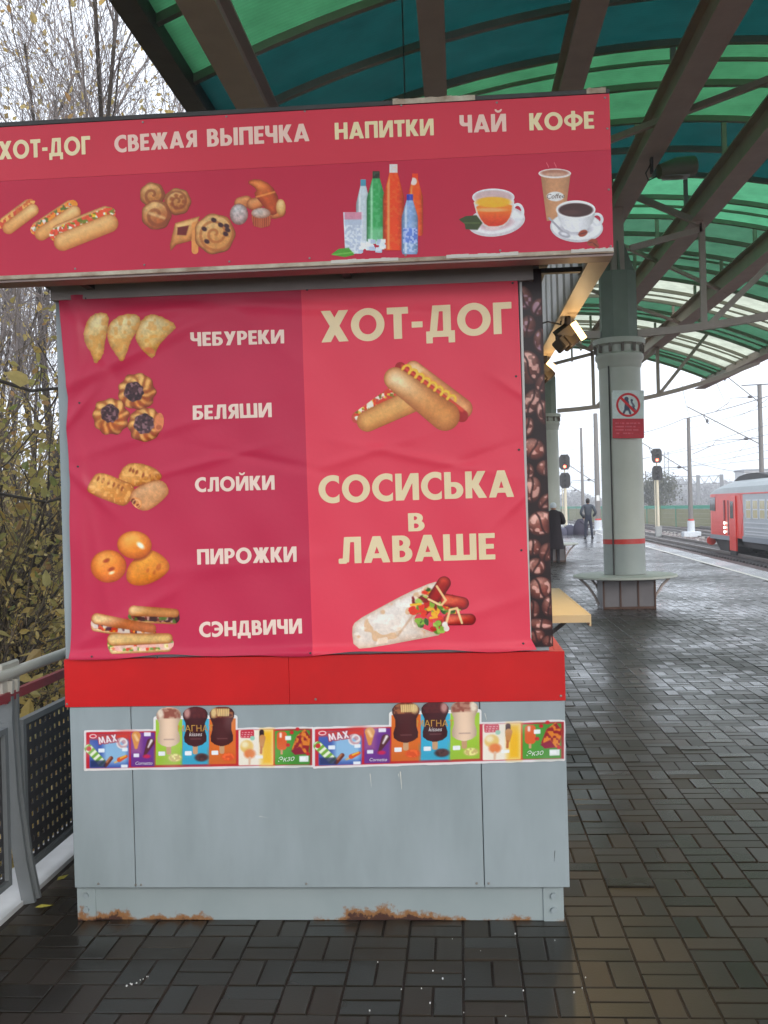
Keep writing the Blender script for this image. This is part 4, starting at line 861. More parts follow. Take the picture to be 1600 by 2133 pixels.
def f(I, X, Y):
    for a, b_, r, s in ((1215, 590, 13, 2), (1275, 595, 12, 3), (1385, 640, 12, 4)): x, y = q1([(a, b_)])[0]; I.dough(cap(X, Y, x, y, x + 12, y - 3, r), 6, (206, 130, 80), (240, 190, 140), (140, 70, 40), x, y, 30, s, .3)
    P = q1(rnd([(1240, 482), (1300, 463), (1370, 495), (1412, 570), (1405, 640), (1370, 655), (1345, 625), (1320, 590), (1280, 545), (1300, 520)], 1)); sd = pol(X, Y, P); I.dough(sd, 10, (196, 96, 48), (240, 160, 96), (130, 52, 26), 550, 400, 40, 5, .3)
    I.put(np.minimum(cap(X, Y, *q1([(1290, 560)])[0], *q1([(1400, 530)])[0], 1.6), sd), (236, 170, 100), 3, False, .8)
    x, y = q1([(1418, 610)])[0]; I.dough(ell(X, Y, x, y, 10, 17), 6, (232, 190, 130), (250, 220, 170), (190, 130, 80), x, y, 20, 6, .2)
    x, y = q1([(1207, 646)])[0]; sd = ell(X, Y, x, y, 19, 22); I.dough(sd, 8, (214, 190, 186), (250, 246, 246), (150, 110, 100), x, y, 30, 8, .9, nsc=5)
    P = q1([(1268, 655), (1372, 655), (1362, 705), (1320, 716), (1280, 705)]); I.put(pol(X, Y, P), (150, 70, 46), 2); st = np.sin(X * 1.4); I.put(np.minimum(pol(X, Y, P), st * 3), (206, 130, 90), 2, False, .6)
    x, y = q1([(1318, 640)])[0]; I.dough(ell(X, Y, x, y, 20, 11), 6, (224, 196, 180), (252, 244, 240), (170, 120, 100), x, y, 20, 9, .7, nsc=5)
pic('croissant_picture', sign, SG, OS, (476, 368, 598, 478), f, 1.4)
def bottle(I, X, Y, cx, top, bot, w_, col, light, capc, seed, neck=.28, lab=None):
    H_ = bot - top; s0 = top + H_ * .10; s1 = top + H_ * neck + H_ * .08; nw = w_ * .19
    prof = np.interp(Y, [top, s0, s0 + .1, s1, s1 + H_ * .05, bot - H_ * .05, bot], [nw, nw, nw * 1.05, w_ * .48, w_ * .5, w_ * .5, w_ * .44]); sd = np.minimum(prof - np.abs(X - cx), np.minimum(Y - top, bot - Y))
    u = (X - cx) / (w_ * .5); sh = (1 - .35 * u ** 2)[..., None]; I.put(sd, np.asarray(col, float) * sh, 1.6)
    I.put(np.minimum(sd - 2, w_ * .06 - np.abs(X - cx + w_ * .24)), light, 3, False, .75); I.put(np.minimum(np.minimum(sd, s0 - Y), Y - top), capc, 1.5, False)
    speck(I, X, Y, sd - 2, light, 5, seed, .6, .18)
def f(I, X, Y):
    c = lambda x: 640 + x / 2.424
    r_ = lambda y: 180 + y / 2.424
    bottle(I, X, Y, c(283), r_(470), r_(800), 30, (204, 214, 220), (246, 250, 252), (92, 150, 170), 1)
    bottle(I, X, Y, c(545), r_(440), r_(755), 33, (234, 96, 34), (250, 170, 110), (226, 70, 30), 3); I.put(ell(X, Y, c(537), r_(480), 7, 8), (238, 236, 236), 2, False, .9)
    bottle(I, X, Y, c(348), r_(428), r_(795), 39, (70, 158, 96), (190, 230, 200), (50, 50, 40), 2); I.put(np.minimum(Y - r_(715), 16 - np.abs(X - c(350))), (170, 214, 184), 9, False, .5)
    bottle(I, X, Y, c(436), r_(393), r_(828), 44, (226, 82, 30), (250, 180, 130), (226, 222, 222), 4)
    bottle(I, X, Y, c(518), r_(545), r_(848), 34, (150, 176, 214), (236, 242, 252), (60, 66, 160), 5); I.put(rr(X, Y, c(484), r_(715), c(556), r_(790)), (96, 120, 200), 3, False, .7); speck(I, X, Y, rr(X, Y, c(484), r_(715), c(556), r_(835)), (230, 236, 250), 3.4, 8, .55, .6)
    P = [(c(182), r_(635)), (c(282), r_(635)), (c(275), r_(845)), (c(192), r_(845))]; sd = pol(X, Y, P); I.put(sd, (206, 150, 168), 1.5); I.put(np.minimum(sd, Y - r_(672)), (188, 200, 216), 2, False, .95); speck(I, X, Y, np.minimum(sd, Y - r_(700)), (242, 246, 250), 3.2, 3, .5, .6)
    I.put(np.minimum(sd, np.abs(X - c(232)) - 17.5), (228, 236, 244), 1.5, False, .8)
    rs = np.random.default_rng(3)
    for i in range(26): x, y = c(270 + 130 * rs.random()), r_(775 + 58 * rs.random()); I.put(rr(X, Y, x - 5, y - 4, x + 5, y + 4, 1), [(226, 232, 240), (190, 202, 220), (246, 248, 252)][i % 3], 2)
    I.put(pol(X, Y, [(c(120), r_(850)), (c(160), r_(820)), (c(210), r_(815)), (c(240), r_(850)), (c(190), r_(862))]), (86, 146, 56), 2); I.put(cap(X, Y, c(125), r_(850), c(235), r_(838), 1), (150, 200, 110), 2, False, .7)
pic('cold_drinks_picture', sign, SG, OS, (686, 338, 888, 536), f, 1.2)
def f(I, X, Y):
    P2 = lambda x, y: (640 + x / 2.424, 180 + y / 2.424)
    x, y = P2(955, 682); I.put(ell(X, Y, x, y, 60, 31, -8), (214, 208, 212), 2); I.put(ell(X, Y, x, y - 1, 54, 26, -8), (240, 236, 240), 3, False); I.put(ell(X, Y, x, y + 4, 36, 14, -8), (196, 160, 166), 5, False, .7)
    x, y = P2(1062, 635); I.put(np.minimum(ell(X, Y, x, y, 14, 19), -ell(X, Y, x, y, 8, 13)), (232, 232, 236), 2)
    P = rnd([P2(833, 560), P2(1048, 555), P2(1040, 640), P2(1005, 700), P2(960, 715), P2(900, 715), P2(860, 660)], 1); sd = pol(X, Y, P); I.put(sd, (222, 216, 214), 1.5)
    x, y = P2(940, 560); I.put(ell(X, Y, x, y, 44, 18), (232, 232, 236), 1.5); I.put(ell(X, Y, x, y, 40, 14.5), (200, 170, 170), 3, False, .8)
    P = rnd([P2(848, 590), P2(1036, 585), P2(1030, 650), P2(1000, 695), P2(955, 708), P2(905, 706), P2(868, 660)], 1); sd = pol(X, Y, P); t = np.clip((Y - P2(0, 590)[1]) / 45, 0, 1)[..., None]
    I.put(sd, np.array((236, 150, 60.)) * (1 - t) + np.array((196, 62, 30.)) * t, 2, False); x, y = P2(940, 585); I.put(ell(X, Y, x, y, 36, 11), (238, 178, 60), 3, False, .95); I.put(ell(X, Y, x - 6, y + 16, 34, 4), (246, 196, 150), 3, False, .7)
    x, y = P2(935, 717); I.put(ell(X, Y, x, y, 16, 4), (226, 206, 206), 2, False)
    I.put(pol(X, Y, [P2(765, 672), P2(800, 655), P2(855, 650), P2(885, 690), P2(860, 725), P2(800, 722), P2(795, 695)]), (64, 74, 42), 2); I.put(cap(X, Y, *P2(790, 690), *P2(870, 690), 1), (118, 130, 80), 2, False, .7)
pic('tea_cup_picture', sign, SG, OS, (950, 386, 1102, 500), f, 1.2)
def f(I, X, Y):
    P2 = lambda x, y: (640 + x / 2.424, 180 + y / 2.424)
    P = [P2(1178, 440), P2(1330, 440), P2(1300, 665), P2(1210, 680)]; sd = pol(X, Y, P); u = (X - P2(1255, 0)[0]) / 32; I.put(sd, np.array((186, 142, 110.)) * (1.08 - .22 * u ** 2)[..., None], 1.5)
    x, y = P2(1250, 440); I.put(ell(X, Y, x, y, 34, 10), (236, 228, 226), 1.5); I.put(ell(X, Y, x, y - 1, 29, 7), (178, 130, 112), 2, False); I.put(ell(X, Y, x, y + 2, 22, 3.5), (220, 190, 170), 3, False, .6)
    x, y = P2(1253, 556); I.put(ell(X, Y, x, y, 18, 10), (236, 234, 234), 1.5, False)
    for cx in (1213, 1252): x, y = P2(cx, 395); m = 1.0 - np.abs(X - x - 2 * np.sin((Y - y) / 3.5)) ; I.put(np.minimum(m, 7 - np.abs(Y - y)), (206, 110, 122), 1.5, True, .9)
    x, y = P2(1360, 712); I.put(ell(X, Y, x, y, 55, 31, 3), (206, 204, 208), 1.5); I.put(ell(X, Y, x, y - 2, 52, 28, 3), (240, 240, 243), 2, False); I.put(ell(X, Y, x - 2, y + 2, 34, 14), (186, 184, 192), 5, False, .8)
    x, y = P2(1462, 672); I.put(np.minimum(ell(X, Y, x, y, 14, 14), -ell(X, Y, x, y, 8, 8.5)), (226, 226, 230), 1.5)
    P = rnd([P2(1258, 618), P2(1455, 612), P2(1448, 680), P2(1405, 735), P2(1310, 735), P2(1270, 680)], 1); sd = pol(X, Y, P); I.put(sd, np.array((232, 232, 236.)) * (1.03 - .2 * ((X - P2(1340, 0)[0]) / 42) ** 2)[..., None], 1.5)
    x, y = P2(1356, 622); I.put(ell(X, Y, x, y, 41, 19), (244, 243, 245), 1.5); I.put(ell(X, Y, x, y + 1, 36, 14.5), (70, 44, 44), 2, False); I.put(ell(X, Y, x - 10, y + 6, 20, 5), (104, 74, 70), 4, False, .5)
    I.put(cap(X, Y, *P2(1222, 665), *P2(1290, 735), 2), (170, 168, 176), 1.5); x, y = P2(1298, 748); I.put(ell(X, Y, x, y, 13, 6, 18), (176, 174, 182), 1.5, False); I.put(ell(X, Y, x, y - 1, 8, 3, 18), (230, 230, 236), 2, False)
    for a, b_, r, ro in ((1392, 742, 10, -25), (1440, 788, 11, -15), (1455, 800, 9, 30)): x, y = P2(a, b_); I.put(ell(X, Y, x, y, r, r * .66, ro), (150, 72, 50), 1.5); I.put(ell(X, Y, x, y, r * .9, 1.2, ro + 10), (92, 36, 28), 1.5, False)
pic('coffee_cups_picture', sign, SG, OS, (1118, 338, 1258, 522), f, 1.2)
def flat_text(body, parent, px, py, d, size, col, name='lettering', rot=0, shear=.2):
    fc = bpy.data.curves.new('lettering', 'FONT'); fc.body = body; fc.size = size; fc.align_x = 'CENTER'; fc.align_y = 'CENTER'; fc.shear = shear; fc.resolution_u = 2
    to = bpy.data.objects.new('t', fc); COL.objects.link(to); me = bpy.data.meshes.new_from_object(to.evaluated_get(bpy.context.evaluated_depsgraph_get())); bpy.data.objects.remove(to)
    me.materials.clear(); me.materials.append(mat('ink_%d_%d_%d' % col, tuple(s2l(col)), rough=.4)); o = bpy.data.objects.new(name, me); x, z = xz(px, py, d)
    link(o, parent); t0 = Vector((0, 0, 0)); q = parent
    while q is not None: t0 += Vector(q.location); q = q.parent
    o.rotation_euler = (R(90), R(rot), 0); o.location = Vector((x, d, z)) - t0; return o
flat_text('Coffee', sign, 1157, 409, SY - .0028, .024, (120, 90, 70))

def f(I, X, Y):
    for x0_, y0_, x1_, y1_, r_ in ((771, 1612, 774, 1642, .7), (834, 1608, 837, 1644, 1.1), (830, 1612, 832, 1622, .6), (1156, 1772, 1154, 1800, .6), (1010, 1486, 1014, 1500, .7), (540, 1700, 560, 1704, .5)):
        I.put(cap(X, Y, x0_, y0_, x1_, y1_, r_, r_ * .4), (206, 204, 196) if x0_ < 1100 else (70, 66, 60), .5)
pic('scratches', kiosk, plane_y(KY - .0006), .0003, (530, 1480, 1165, 1810), f, .8)
KS_ = [o for o in COL.objects if o.name.startswith('scratches')][0]; KS_['kind'] = 'stuff'
# --- coffee bean strip
BS = KY + .011
K(MB().box(.2586, .333, BS + .001, BS + .008, 1.055, 2.475), 'bean_board', M_dark)
def f(I, X, Y):
    xl = 1080 + (Y - 575) * .0325; u = X - xl; W_ = 47.5
    I.put(np.minimum(np.minimum(u, W_ - u), np.minimum(Y - 560, 1346 - Y)), (30, 14, 15), 1); sdm = I.a.copy()
    rs = np.random.default_rng(8); out = []
    spec = [(8, 620, 20, 26, -20), (40, 640, 16, 20, 30), (16, 680, 17, 24, 10), (44, 710, 18, 26, 0), (14, 765, 27, 36, -10), (42, 800, 14, 22, 20), (18, 838, 18, 30, 25), (42, 858, 15, 26, -10), (8, 890, 14, 22, 15), (20, 935, 26, 22, 30), (44, 975, 20, 17, 0), (8, 985, 12, 20, 0), (14, 1020, 19, 28, 8), (42, 1045, 14, 20, 40), (30, 1090, 30, 26, -18), (12, 1140, 18, 18, 0), (40, 1150, 16, 20, 20), (18, 1180, 20, 18, 30), (24, 1225, 26, 24, -20), (42, 1262, 16, 22, 10), (8, 1270, 14, 20, 0), (24, 1300, 32, 12, 5), (12, 1325, 20, 14, -20), (40, 1335, 16, 12, 0)]
    for (a, b_, rx, ry, ro) in spec:
        cx = 1080 + (b_ - 575) * .0325 + a; sd = np.minimum(ell(X, Y, cx, b_, rx, ry, ro), sdm + 1)
        hi = .95 if b_ > 880 else .72
        I.dough(sd, 12, (112 * hi + 14, 62 * hi + 10, 52 * hi + 10), (212 * hi + 20, 166 * hi + 20, 152 * hi + 20), (48, 22, 20), cx - 4, b_ - 3, 30, int(b_) % 50, .7, mask=False, nsc=6)
        speck(I, X, Y, np.minimum(sd - 4, 40), (236, 200, 190) if b_ > 760 else (180, 160, 180), 8, int(b_) % 37, .6, .55); c, s = math.cos(R(ro + 78)), math.sin(R(ro + 78)); un = (X - cx) * c + (Y - b_) * s; vn_ = -(X - cx) * s + (Y - b_) * c
        I.put(np.minimum(2.2 - np.abs(vn_ - 3 * np.sin(un / 9.)), sd - 1), (38, 16, 16), 2.5, False, .85)
pic('coffee_beans_picture', kiosk, plane_y(BS), .0006, (1076, 556, 1156, 1350), f, 1.5, 1.5)

# --- the two ice cream posters
PD = KY - .0022
def poster_paint(tf, flip):
    def p(X, Y):
        U, V = tf(X, Y); I = Ink(X, Y); s = 1 / 2.9
        def P_(sd, col, soft=1.5, mask=False, op=1.0): I.put(sd * s, col, soft, mask, op)
        rag = 5 * (vn(X, Y, 14, 3) - .5)
        P_(rr(U, V, 132, 236, 1522, 482, 8) + rag, (232, 226, 226), 1, True); P_(rr(U, V, 552, 158, 1062, 466, 16), (240, 236, 234), 1, True)
        P_(rr(U, V, 146, 248, 1515, 468, 4), (196, 28, 48))
        P_(rr(U, V, 165, 262, 402, 466, 8), (70, 96, 176)); P_(rr(U, V, 250, 290, 396, 440, 30), (146, 190, 226), 12); P_(rr(U, V, 165, 262, 402, 290, 6), (222, 70, 50), 8); P_(ell(U, V, 385, 270, 60, 30), (214, 60, 50), 12, op=.7)
        P_(cap(U, V, 160, 345, 238, 432, 24), (120, 176, 60)); dd = (U - 160) * .67 + (V - 345) * .74; P_(np.minimum(cap(U, V, 160, 345, 238, 432, 22), np.sin(dd / 5.2) * 8), (240, 244, 220), 2); P_(ell(U, V, 162, 348, 14, 14), (206, 50, 50))
        P_(np.minimum(ell(U, V, 362, 318, 34, 34), -ell(U, V, 362, 318, 12, 12)), (236, 226, 226)); P_(np.minimum(ell(U, V, 362, 318, 34, 34), np.sin(np.hypot(U - 372, V - 310) / 4.) * 6), (196, 140, 150), 2, op=.7)
        P_(cap(U, V, 318, 434, 352, 420, 5), (226, 190, 120)); P_(cap(U, V, 345, 418, 388, 398, 14, 9), (224, 90, 40)); P_(cap(U, V, 352, 408, 384, 394, 4), (250, 200, 60)); P_(cap(U, V, 262, 450, 296, 408, 12), (110, 50, 36)); P_(cap(U, V, 270, 430, 290, 404, 5), (196, 130, 90), 3)
        P_(rr(U, V, 170, 420, 262, 462, 4), (36, 44, 90), 4, op=.8)
        sdm = text_sd('МАХ', U, V, 224, 322, 336, 306, 44, lean=.25); P_(sdm + 5, (170, 40, 60), 2); P_(sdm, (244, 238, 240), 2)
        P_(ell(U, V, 186, 275, 26, 14), (206, 40, 60)); P_(np.minimum(ell(U, V, 186, 273, 22, 13), -ell(U, V, 186, 273, 16, 8)), (246, 226, 226), 1)
        P_(rr(U, V, 218, 348, 256, 372, 5), (238, 244, 250)); P_(rr(U, V, 362, 345, 396, 367, 5), (238, 244, 250)); P_(rr(U, V, 356, 448, 396, 466, 3), (238, 244, 250))
        P_(rr(U, V, 416, 256, 560, 462, 6), (112, 52, 142)); P_(rr(U, V, 416, 256, 480, 380, 6), (196, 120, 150), 10, op=.5); P_(cap(U, V, 447, 275, 447, 345, 28, 10), (226, 150, 80)); P_(cap(U, V, 440, 270, 455, 300, 8), (250, 206, 150), 4); P_(cap(U, V, 535, 315, 495, 400, 24, 5), (90, 40, 50)); P_(cap(U, V, 540, 305, 520, 345, 8, 4), (240, 230, 230), 3); P_(ell(U, V, 512, 400, 22, 12), (206, 40, 90), 3)
        P_(rr(U, V, 495, 254, 536, 278, 4), (240, 236, 250)); P_(rr(U, V, 432, 382, 466, 404, 4), (240, 236, 250))
        cols = [(166, 206, 62), (64, 178, 214), (228, 112, 40)]; pops = [((232, 200, 172), (250, 236, 214), (150, 80, 66)), ((66, 20, 26), (214, 160, 150), (96, 34, 36)), ((74, 24, 26), (240, 214, 150), (170, 100, 60))]
        if flip: cols = cols[::-1]; pops = pops[::-1]
        blob = [(214, 190, 120), (70, 44, 44), (228, 84, 40)]; blob = blob[::-1] if flip else blob
        for k in range(3):
            a = 566 + 162 * k; P_(rr(U, V, a, 178, a + 161, 452, 3), cols[k], 1); P_(np.minimum(rr(U, V, a, 178, a + 161, 452, 3), (V - 400) * .3), tuple(np.array(cols[k]) * .93), 12)
        for k in range(3):
            cx = 645 + 161 * k; body, hl, dot = pops[k]
            P_(rr(U, V, cx - 15, 330, cx + 15, 392, 12), (206, 160, 120), 1)
            hw = np.interp(V, [104, 110, 122, 142, 168, 205, 245, 285, 315, 335, 345], [12, 40, 62, 75, 74, 58, 57, 68, 66, 42, 10]); sd = np.minimum(hw - np.abs(U - cx), np.minimum(V - 104, 345 - V))
            P_(sd, tuple(np.array(body)), 1, True); sh = np.clip(1 - ((U - cx) / 78.) ** 2 * .35, 0, 1)[..., None]; I.put(sd * s, np.array(body) * (sh + .06), 1, False)
            P_(np.minimum(sd - 6, np.minimum(170 - V, (U - cx + 10) * (1 if k != 2 else -1) * .4 + 20)), dot, 5, op=.6)
            speck(I, X, Y, np.minimum(sd - 8, 172 - V) * s, dot, 5, 3 + k, .5, .9); P_(np.minimum(ell(U, V, cx - 50 * (1 if not flip else -1), 142, 18, 30), sd), hl, 5, op=.85)
            if (k == 2 and not flip) or (k == 0 and flip): 
                for q_ in range(7): P_(np.minimum(cap(U, V, cx - 25 + q_ * 11, 122, cx - 22 + q_ * 10, 160, 4), sd), (236, 206, 140), 1.5)
            P_(ell(U, V, cx + 38, 412, 40, 24), blob[k], 4); speck(I, X, Y, ell(U, V, cx + 38, 410, 36, 22) * s, tuple(np.clip(np.array(blob[k]) * 1.35, 0, 255)), 4, 9 + k, .5, .8)
            P_(rr(U, V, cx - 63, 372, cx - 22, 398, 5), (244, 246, 248), 1)
            P_(np.minimum(rr(U, V, cx - 30, 296, cx + 34, 303), sd), (150, 110, 110), 2, op=.5)
        P_(np.minimum(rr(U, V, 1068, 250, 1278, 464, 6), 9 + 0 * U), (250, 240, 222)); P_(rr(U, V, 1205, 250, 1278, 464, 4), (248, 190, 40), 14); P_(rr(U, V, 1078, 250, 1160, 300, 10) + rag, (206, 40, 62)); 
        for j in range(3): P_(np.minimum(rr(U, V, 1088 - j * 2, 262 + j * 13, 1152 - j * 3, 268 + j * 13), np.sin(U / 3.2 + j) * 5 + 2), (246, 214, 214), 1.5, op=.8)
        P_(ell(U, V, 1118, 350, 40, 38), (240, 200, 110), 4); P_(ell(U, V, 1106, 338, 20, 18), (252, 236, 190), 6); P_(ell(U, V, 1136, 394, 34, 28), (236, 130, 70), 5); P_(cap(U, V, 1136, 420, 1134, 460, 8, 5), (232, 190, 160), 3); P_(ell(U, V, 1152, 300, 14, 14), (150, 206, 180), 2)
        P_(cap(U, V, 1208, 262, 1208, 320, 14, 14), (50, 26, 30)); P_(cap(U, V, 1212, 300, 1208, 350, 20, 12), (206, 140, 80)); P_(cap(U, V, 1206, 355, 1204, 390, 7), (196, 110, 60)); P_(rr(U, V, 1170, 405, 1215, 424, 4), (250, 250, 246))
        P_(rr(U, V, 1288, 258, 1500, 464, 8), (82, 160, 58)); P_(np.minimum(rr(U, V, 1288, 258, 1500, 464, 8), (U - 1400) * .3), (60, 132, 50), 12, op=.7)
        P_(rr(U, V, 1300, 262, 1360, 375, 22), (228, 96, 44)); P_(rr(U, V, 1316, 270, 1330, 300, 6), (250, 230, 220), 3); P_(rr(U, V, 1322, 372, 1336, 402, 5), (214, 160, 120))
        P_(pol(U, V, [(1390, 370), (1420, 290), (1470, 250), (1505, 300), (1490, 400), (1420, 400)]), (228, 130, 44), 2); speck(I, X, Y, pol(U, V, [(1390, 370), (1420, 290), (1470, 250), (1505, 300), (1490, 400), (1420, 400)]) * s, (150, 24, 40), 5, 4, .52, .95); P_(pol(U, V, [(1385, 380), (1440, 355), (1470, 400), (1410, 405)]), (140, 20, 50), 2)
        for a_, b_ in ((1368, 345), (1390, 270), (1425, 250), (1488, 400)): P_(ell(U, V, a_, b_, 12, 11), (206, 34, 44), 2)
        P_(rr(U, V, 1350, 290, 1386, 316, 4), (240, 246, 244)); P_(np.minimum(rr(U, V, 1436, 412, 1492, 448, 4), 99), (232, 240, 236)); P_(rr(U, V, 1440, 420, 1474, 438, 3), (250, 252, 252))
        I.put((U * 0 + vn(X, Y, 60, 12) - .78) * 20, (226, 214, 214), 6, False, .35)
        return I
    return p
t1 = lambda X, Y: ((X - 130) * 2.909, (Y - 1440) * 2.909 + ((X - 130) * 2.909 - 130) * .016)
t2 = lambda X, Y: (130 + ((X - 640) * 2.857 - 30) * .925, (Y - 1440) * 2.857 + 22 + (X - 640) * 2.857 * .03)
def curl(d, xr):
    def s(px, py, off):
        x, z = on_y(px, py, d); c = .004 * np.exp(-((px - xr[0]) / 5.) ** 2) + .004 * np.exp(-((px - xr[1]) / 5.) ** 2) + .0007 * (1 + np.sin(px / 17.) * np.sin(py / 11.))
        return np.stack([x, d - off - c, z], -1)
    return s
for i, (tf, flip, box, lab) in enumerate(((t1, False, (172, 1472, 656, 1608), 'ice cream poster strip on the left half of the kiosk front, cream popsicle first'), (t2, True, (650, 1456, 1182, 1602), 'ice cream poster strip on the right half of the kiosk front, dark popsicle first'))):
    po = thing('ice_cream_poster', lab, 'poster', (xz((box[0] + box[2]) / 2, 1540, PD)[0], PD, xz(600, 1600, PD)[1]), 'ice cream poster strips stuck to the kiosk front')
    sf = curl(PD, (box[0] + 6, box[2] - 6)); decal('sheet', po, box, 1.1, poster_paint(tf, flip), sf, 0.0)
    inv = (lambda U, V: (130 + U / 2.909, 1440 + (V - (U - 130) * .016) / 2.909)) if i == 0 else (lambda U, V: (640 + ((U - 130) / .925 + 30) / 2.857, 1440 + (V - 22 - ((U - 130) / .925 + 30) * .03) / 2.857))
    TD = PD - .0042
    a, b_ = inv(806, 238); flat_text('МАГНАТ' if i == 0 else 'МАГНАТ', po, a, b_, TD, .034, (214, 160, 70), shear=0)
    a, b_ = inv(806, 272); flat_text('kisses', po, a, b_, TD, .022, (236, 226, 226), shear=.25)
    a, b_ = inv(492, 442); flat_text('Cornetto', po, a, b_, TD, .018, (240, 236, 246), shear=.25)
    a, b_ = inv(1352, 432); flat_text('Экзо', po, a, b_, TD, .028, (240, 246, 236), shear=.4, rot=-6)
print('prints done')
# ------------------------------------------------------------------ railing on the left
rail = thing('platform_railing', 'grey metal railing with pale handrail, red bar and perforated panels along the platform side', 'railing', (-1.88, 4, 0))
RK = lambda b, nm, m, sm=False, p=rail: part(b, nm, m, p, sm)
RX = -1.885
posts = [4.2 + 2.06 * k for k in range(-3, 14)]
RK(MB().tube([(RX, -2.5, .952), (RX, 32, .952)], .024, 12), 'handrail', M_hand, True)
RK(MB().box(RX - .012, RX + .012, -2.5, 32, .842, .879), 'red_bar', M_redp)
def perf(y0, y1, z0, z1, x):
    nx = int((y1 - y0) / .053); nz = int((z1 - z0) / .05); dy = (y1 - y0) / nx; dz = (z1 - z0) / nz; h = .0105
    a = np.arange(nx); c = np.arange(nz); A, C = np.meshgrid(a, c); off = np.where(C % 2 == 0, .5, .5)
    cy = (y0 + (A + off) * dy).ravel(); cz = (z0 + (C + .5) * dz).ravel(); n = len(cy)
    oy = np.array([-.5, .5, .5, -.5]) * dy; oz = np.array([-.5, -.5, .5, .5]) * dz; iy = np.array([-h, h, h, -h]); iz = np.array([-h, -h, h, h])
    V = np.concatenate([np.stack([np.full((n, 4), x), cy[:, None] + oy, cz[:, None] + oz], -1), np.stack([np.full((n, 4), x), cy[:, None] + iy, cz[:, None] + iz], -1)], 1)
    V2 = V.copy(); V2[..., 0] -= .003
    f = np.array([(i, (i + 1) % 4, 4 + (i + 1) % 4, 4 + i) for i in range(4)])
    F = (f[None] + 8 * np.arange(n)[:, None, None]).reshape(-1, 4); F2 = F + 8 * n
    g = np.array([(4 + i, 4 + (i + 1) % 4, 8 * n + 4 + (i + 1) % 4, 8 * n + 4 + i) for i in range(4)]); G3 = (g[None] + 8 * np.arange(n)[:, None, None]).reshape(-1, 4)
    return np.concatenate([V.reshape(-1, 3), V2.reshape(-1, 3)]), [F, F2, G3]
M_perf = mat('dark_perforated_sheet', (.045, .042, .045), (.03, .028, .03), rough=.45, scale=10)
for i, y in enumerate(posts):
    # a post is a pair of flat bars that lean out and curve in at the foot
    for s in (-.026, .026):
        b = MB(); pr = [(RX + .062, 0), (RX + .03, .18), (RX + .0, .45), (RX - .012, .75), (RX - .01, .86)]
        for a, c in zip(pr[:-1], pr[1:]): b.bar((a[0], y + s, a[1]), (c[0], y + s, c[1]), .02, .055)
        p_ = RK(b, 'post', M_rail)
        RK(MB().bar((RX - .01, y + s, .8725), (RX - .006, y + s, .925), .02, .055), 'pale_post_top', M_hand, p=p_)
        RK(MB().bar((RX - .0105, y + s, .832), (RX - .0105, y + s, .874), .024, .062), 'red_collar', M_redp, p=p_)
    RK(MB().box(RX - .02, RX + .0, y - .09, y + .09, .87, 1.0, c=.008), 'bracket_plate', M_hand)
    if i < len(posts) - 1:
        ya, yb = y + .075, posts[i + 1] - .075
        V, F = perf(ya + .03, yb - .03, .12, .715, RX - .004)
        me = raw('perforated_panel', V - np.array(rail.location), F, M_perf); link(bpy.data.objects.new('perforated_panel', me), rail)
        RK(MB().box(RX - .016, RX + .014, ya, yb, .716, .741).box(RX - .016, RX + .014, ya, yb, .095, .119).box(RX - .016, RX + .014, ya, ya + .029, .1195, .7155).box(RX - .016, RX + .014, yb - .029, yb, .1195, .7155), 'panel_frame', M_rail)
MB().box(-2.06, -1.845, -4, 34, -.5, .014).build('platform_kerb', mat('pale_kerb', (.6, .6, .6), (.45, .45, .45), rough=.4, scale=5), kind='structure')

# ------------------------------------------------------------------ ground
GZ = -1.32
b = MB(); b.add([(-400, -60, -1.7), (-1.95, -60, -1.7), (-1.95, 700, -1.7), (-400, 700, -1.7)], [(0, 1, 2, 3)])
b.build('left_ground', mat('leaf_littered_ground', (.10, .075, .035), (.045, .05, .02), rough=.85, scale=5, bump=.02, bscale=14), kind='structure')
b = MB(); b.add([(-1.95, -60, GZ), (500, -60, GZ), (500, 700, GZ), (-1.95, 700, GZ)], [(0, 1, 2, 3)])
M_ball = mat('reddish_ballast', (.20, .14, .125), (.09, .07, .068), rough=.75, rough2=.95, scale=14, bump=.05, bscale=18, contrast=.18)
b.build('track_ballast_ground', M_ball, kind='structure')

# ------------------------------------------------------------------ trees on the left
def branches(seed, height, trunk, spread, depth, lean=0.0, first=.25, up=.35, kids=3):
    rs = random.Random(seed); segs = []; tips = []
    def grow(p, d, L_, r, lv):
        n = 4 if lv < 2 else 3; q = p; dd = d.copy(); r0 = r
        for i in range(n):
            dd = (dd + Vector((rs.gauss(0, .10), rs.gauss(0, .10), rs.gauss(0, .06) + .05 * up))).normalized()
            e = q + dd * (L_ / n); r1 = r * (1 - .42 * (i + 1) / n); segs.append((q, e, r0, r1)); q0 = q; q = e; r0 = r1
            if lv < depth and (lv > 0 or i >= 1 or first < .1):
                for _ in range(kids if lv else kids - 1):
                    if rs.random() < .78:
                        a = rs.random() * 6.283; t = rs.uniform(.45, 1.0) * spread
                        u = dd.orthogonal().normalized(); v = dd.cross(u); nd = (dd * math.cos(t) + (u * math.cos(a) + v * math.sin(a)) * math.sin(t) + Vector((0, 0, up * .35))).normalized()
                        grow(q0 + (q - q0) * rs.random(), nd, L_ * rs.uniform(.42, .68), r1 * rs.uniform(.42, .62), lv + 1)
            if lv >= depth - 1: tips.append((q, dd))
    grow(Vector((0, 0, 0)), Vector((lean, 0, 1)).normalized(), height * .72, trunk, 0)
    return segs, tips
def clipped(sg, tp, rad):
    return [s for s in sg if math.hypot(s[1].x, s[1].y) < rad], [t for t in tp if math.hypot(t[0].x, t[0].y) < rad - .1]
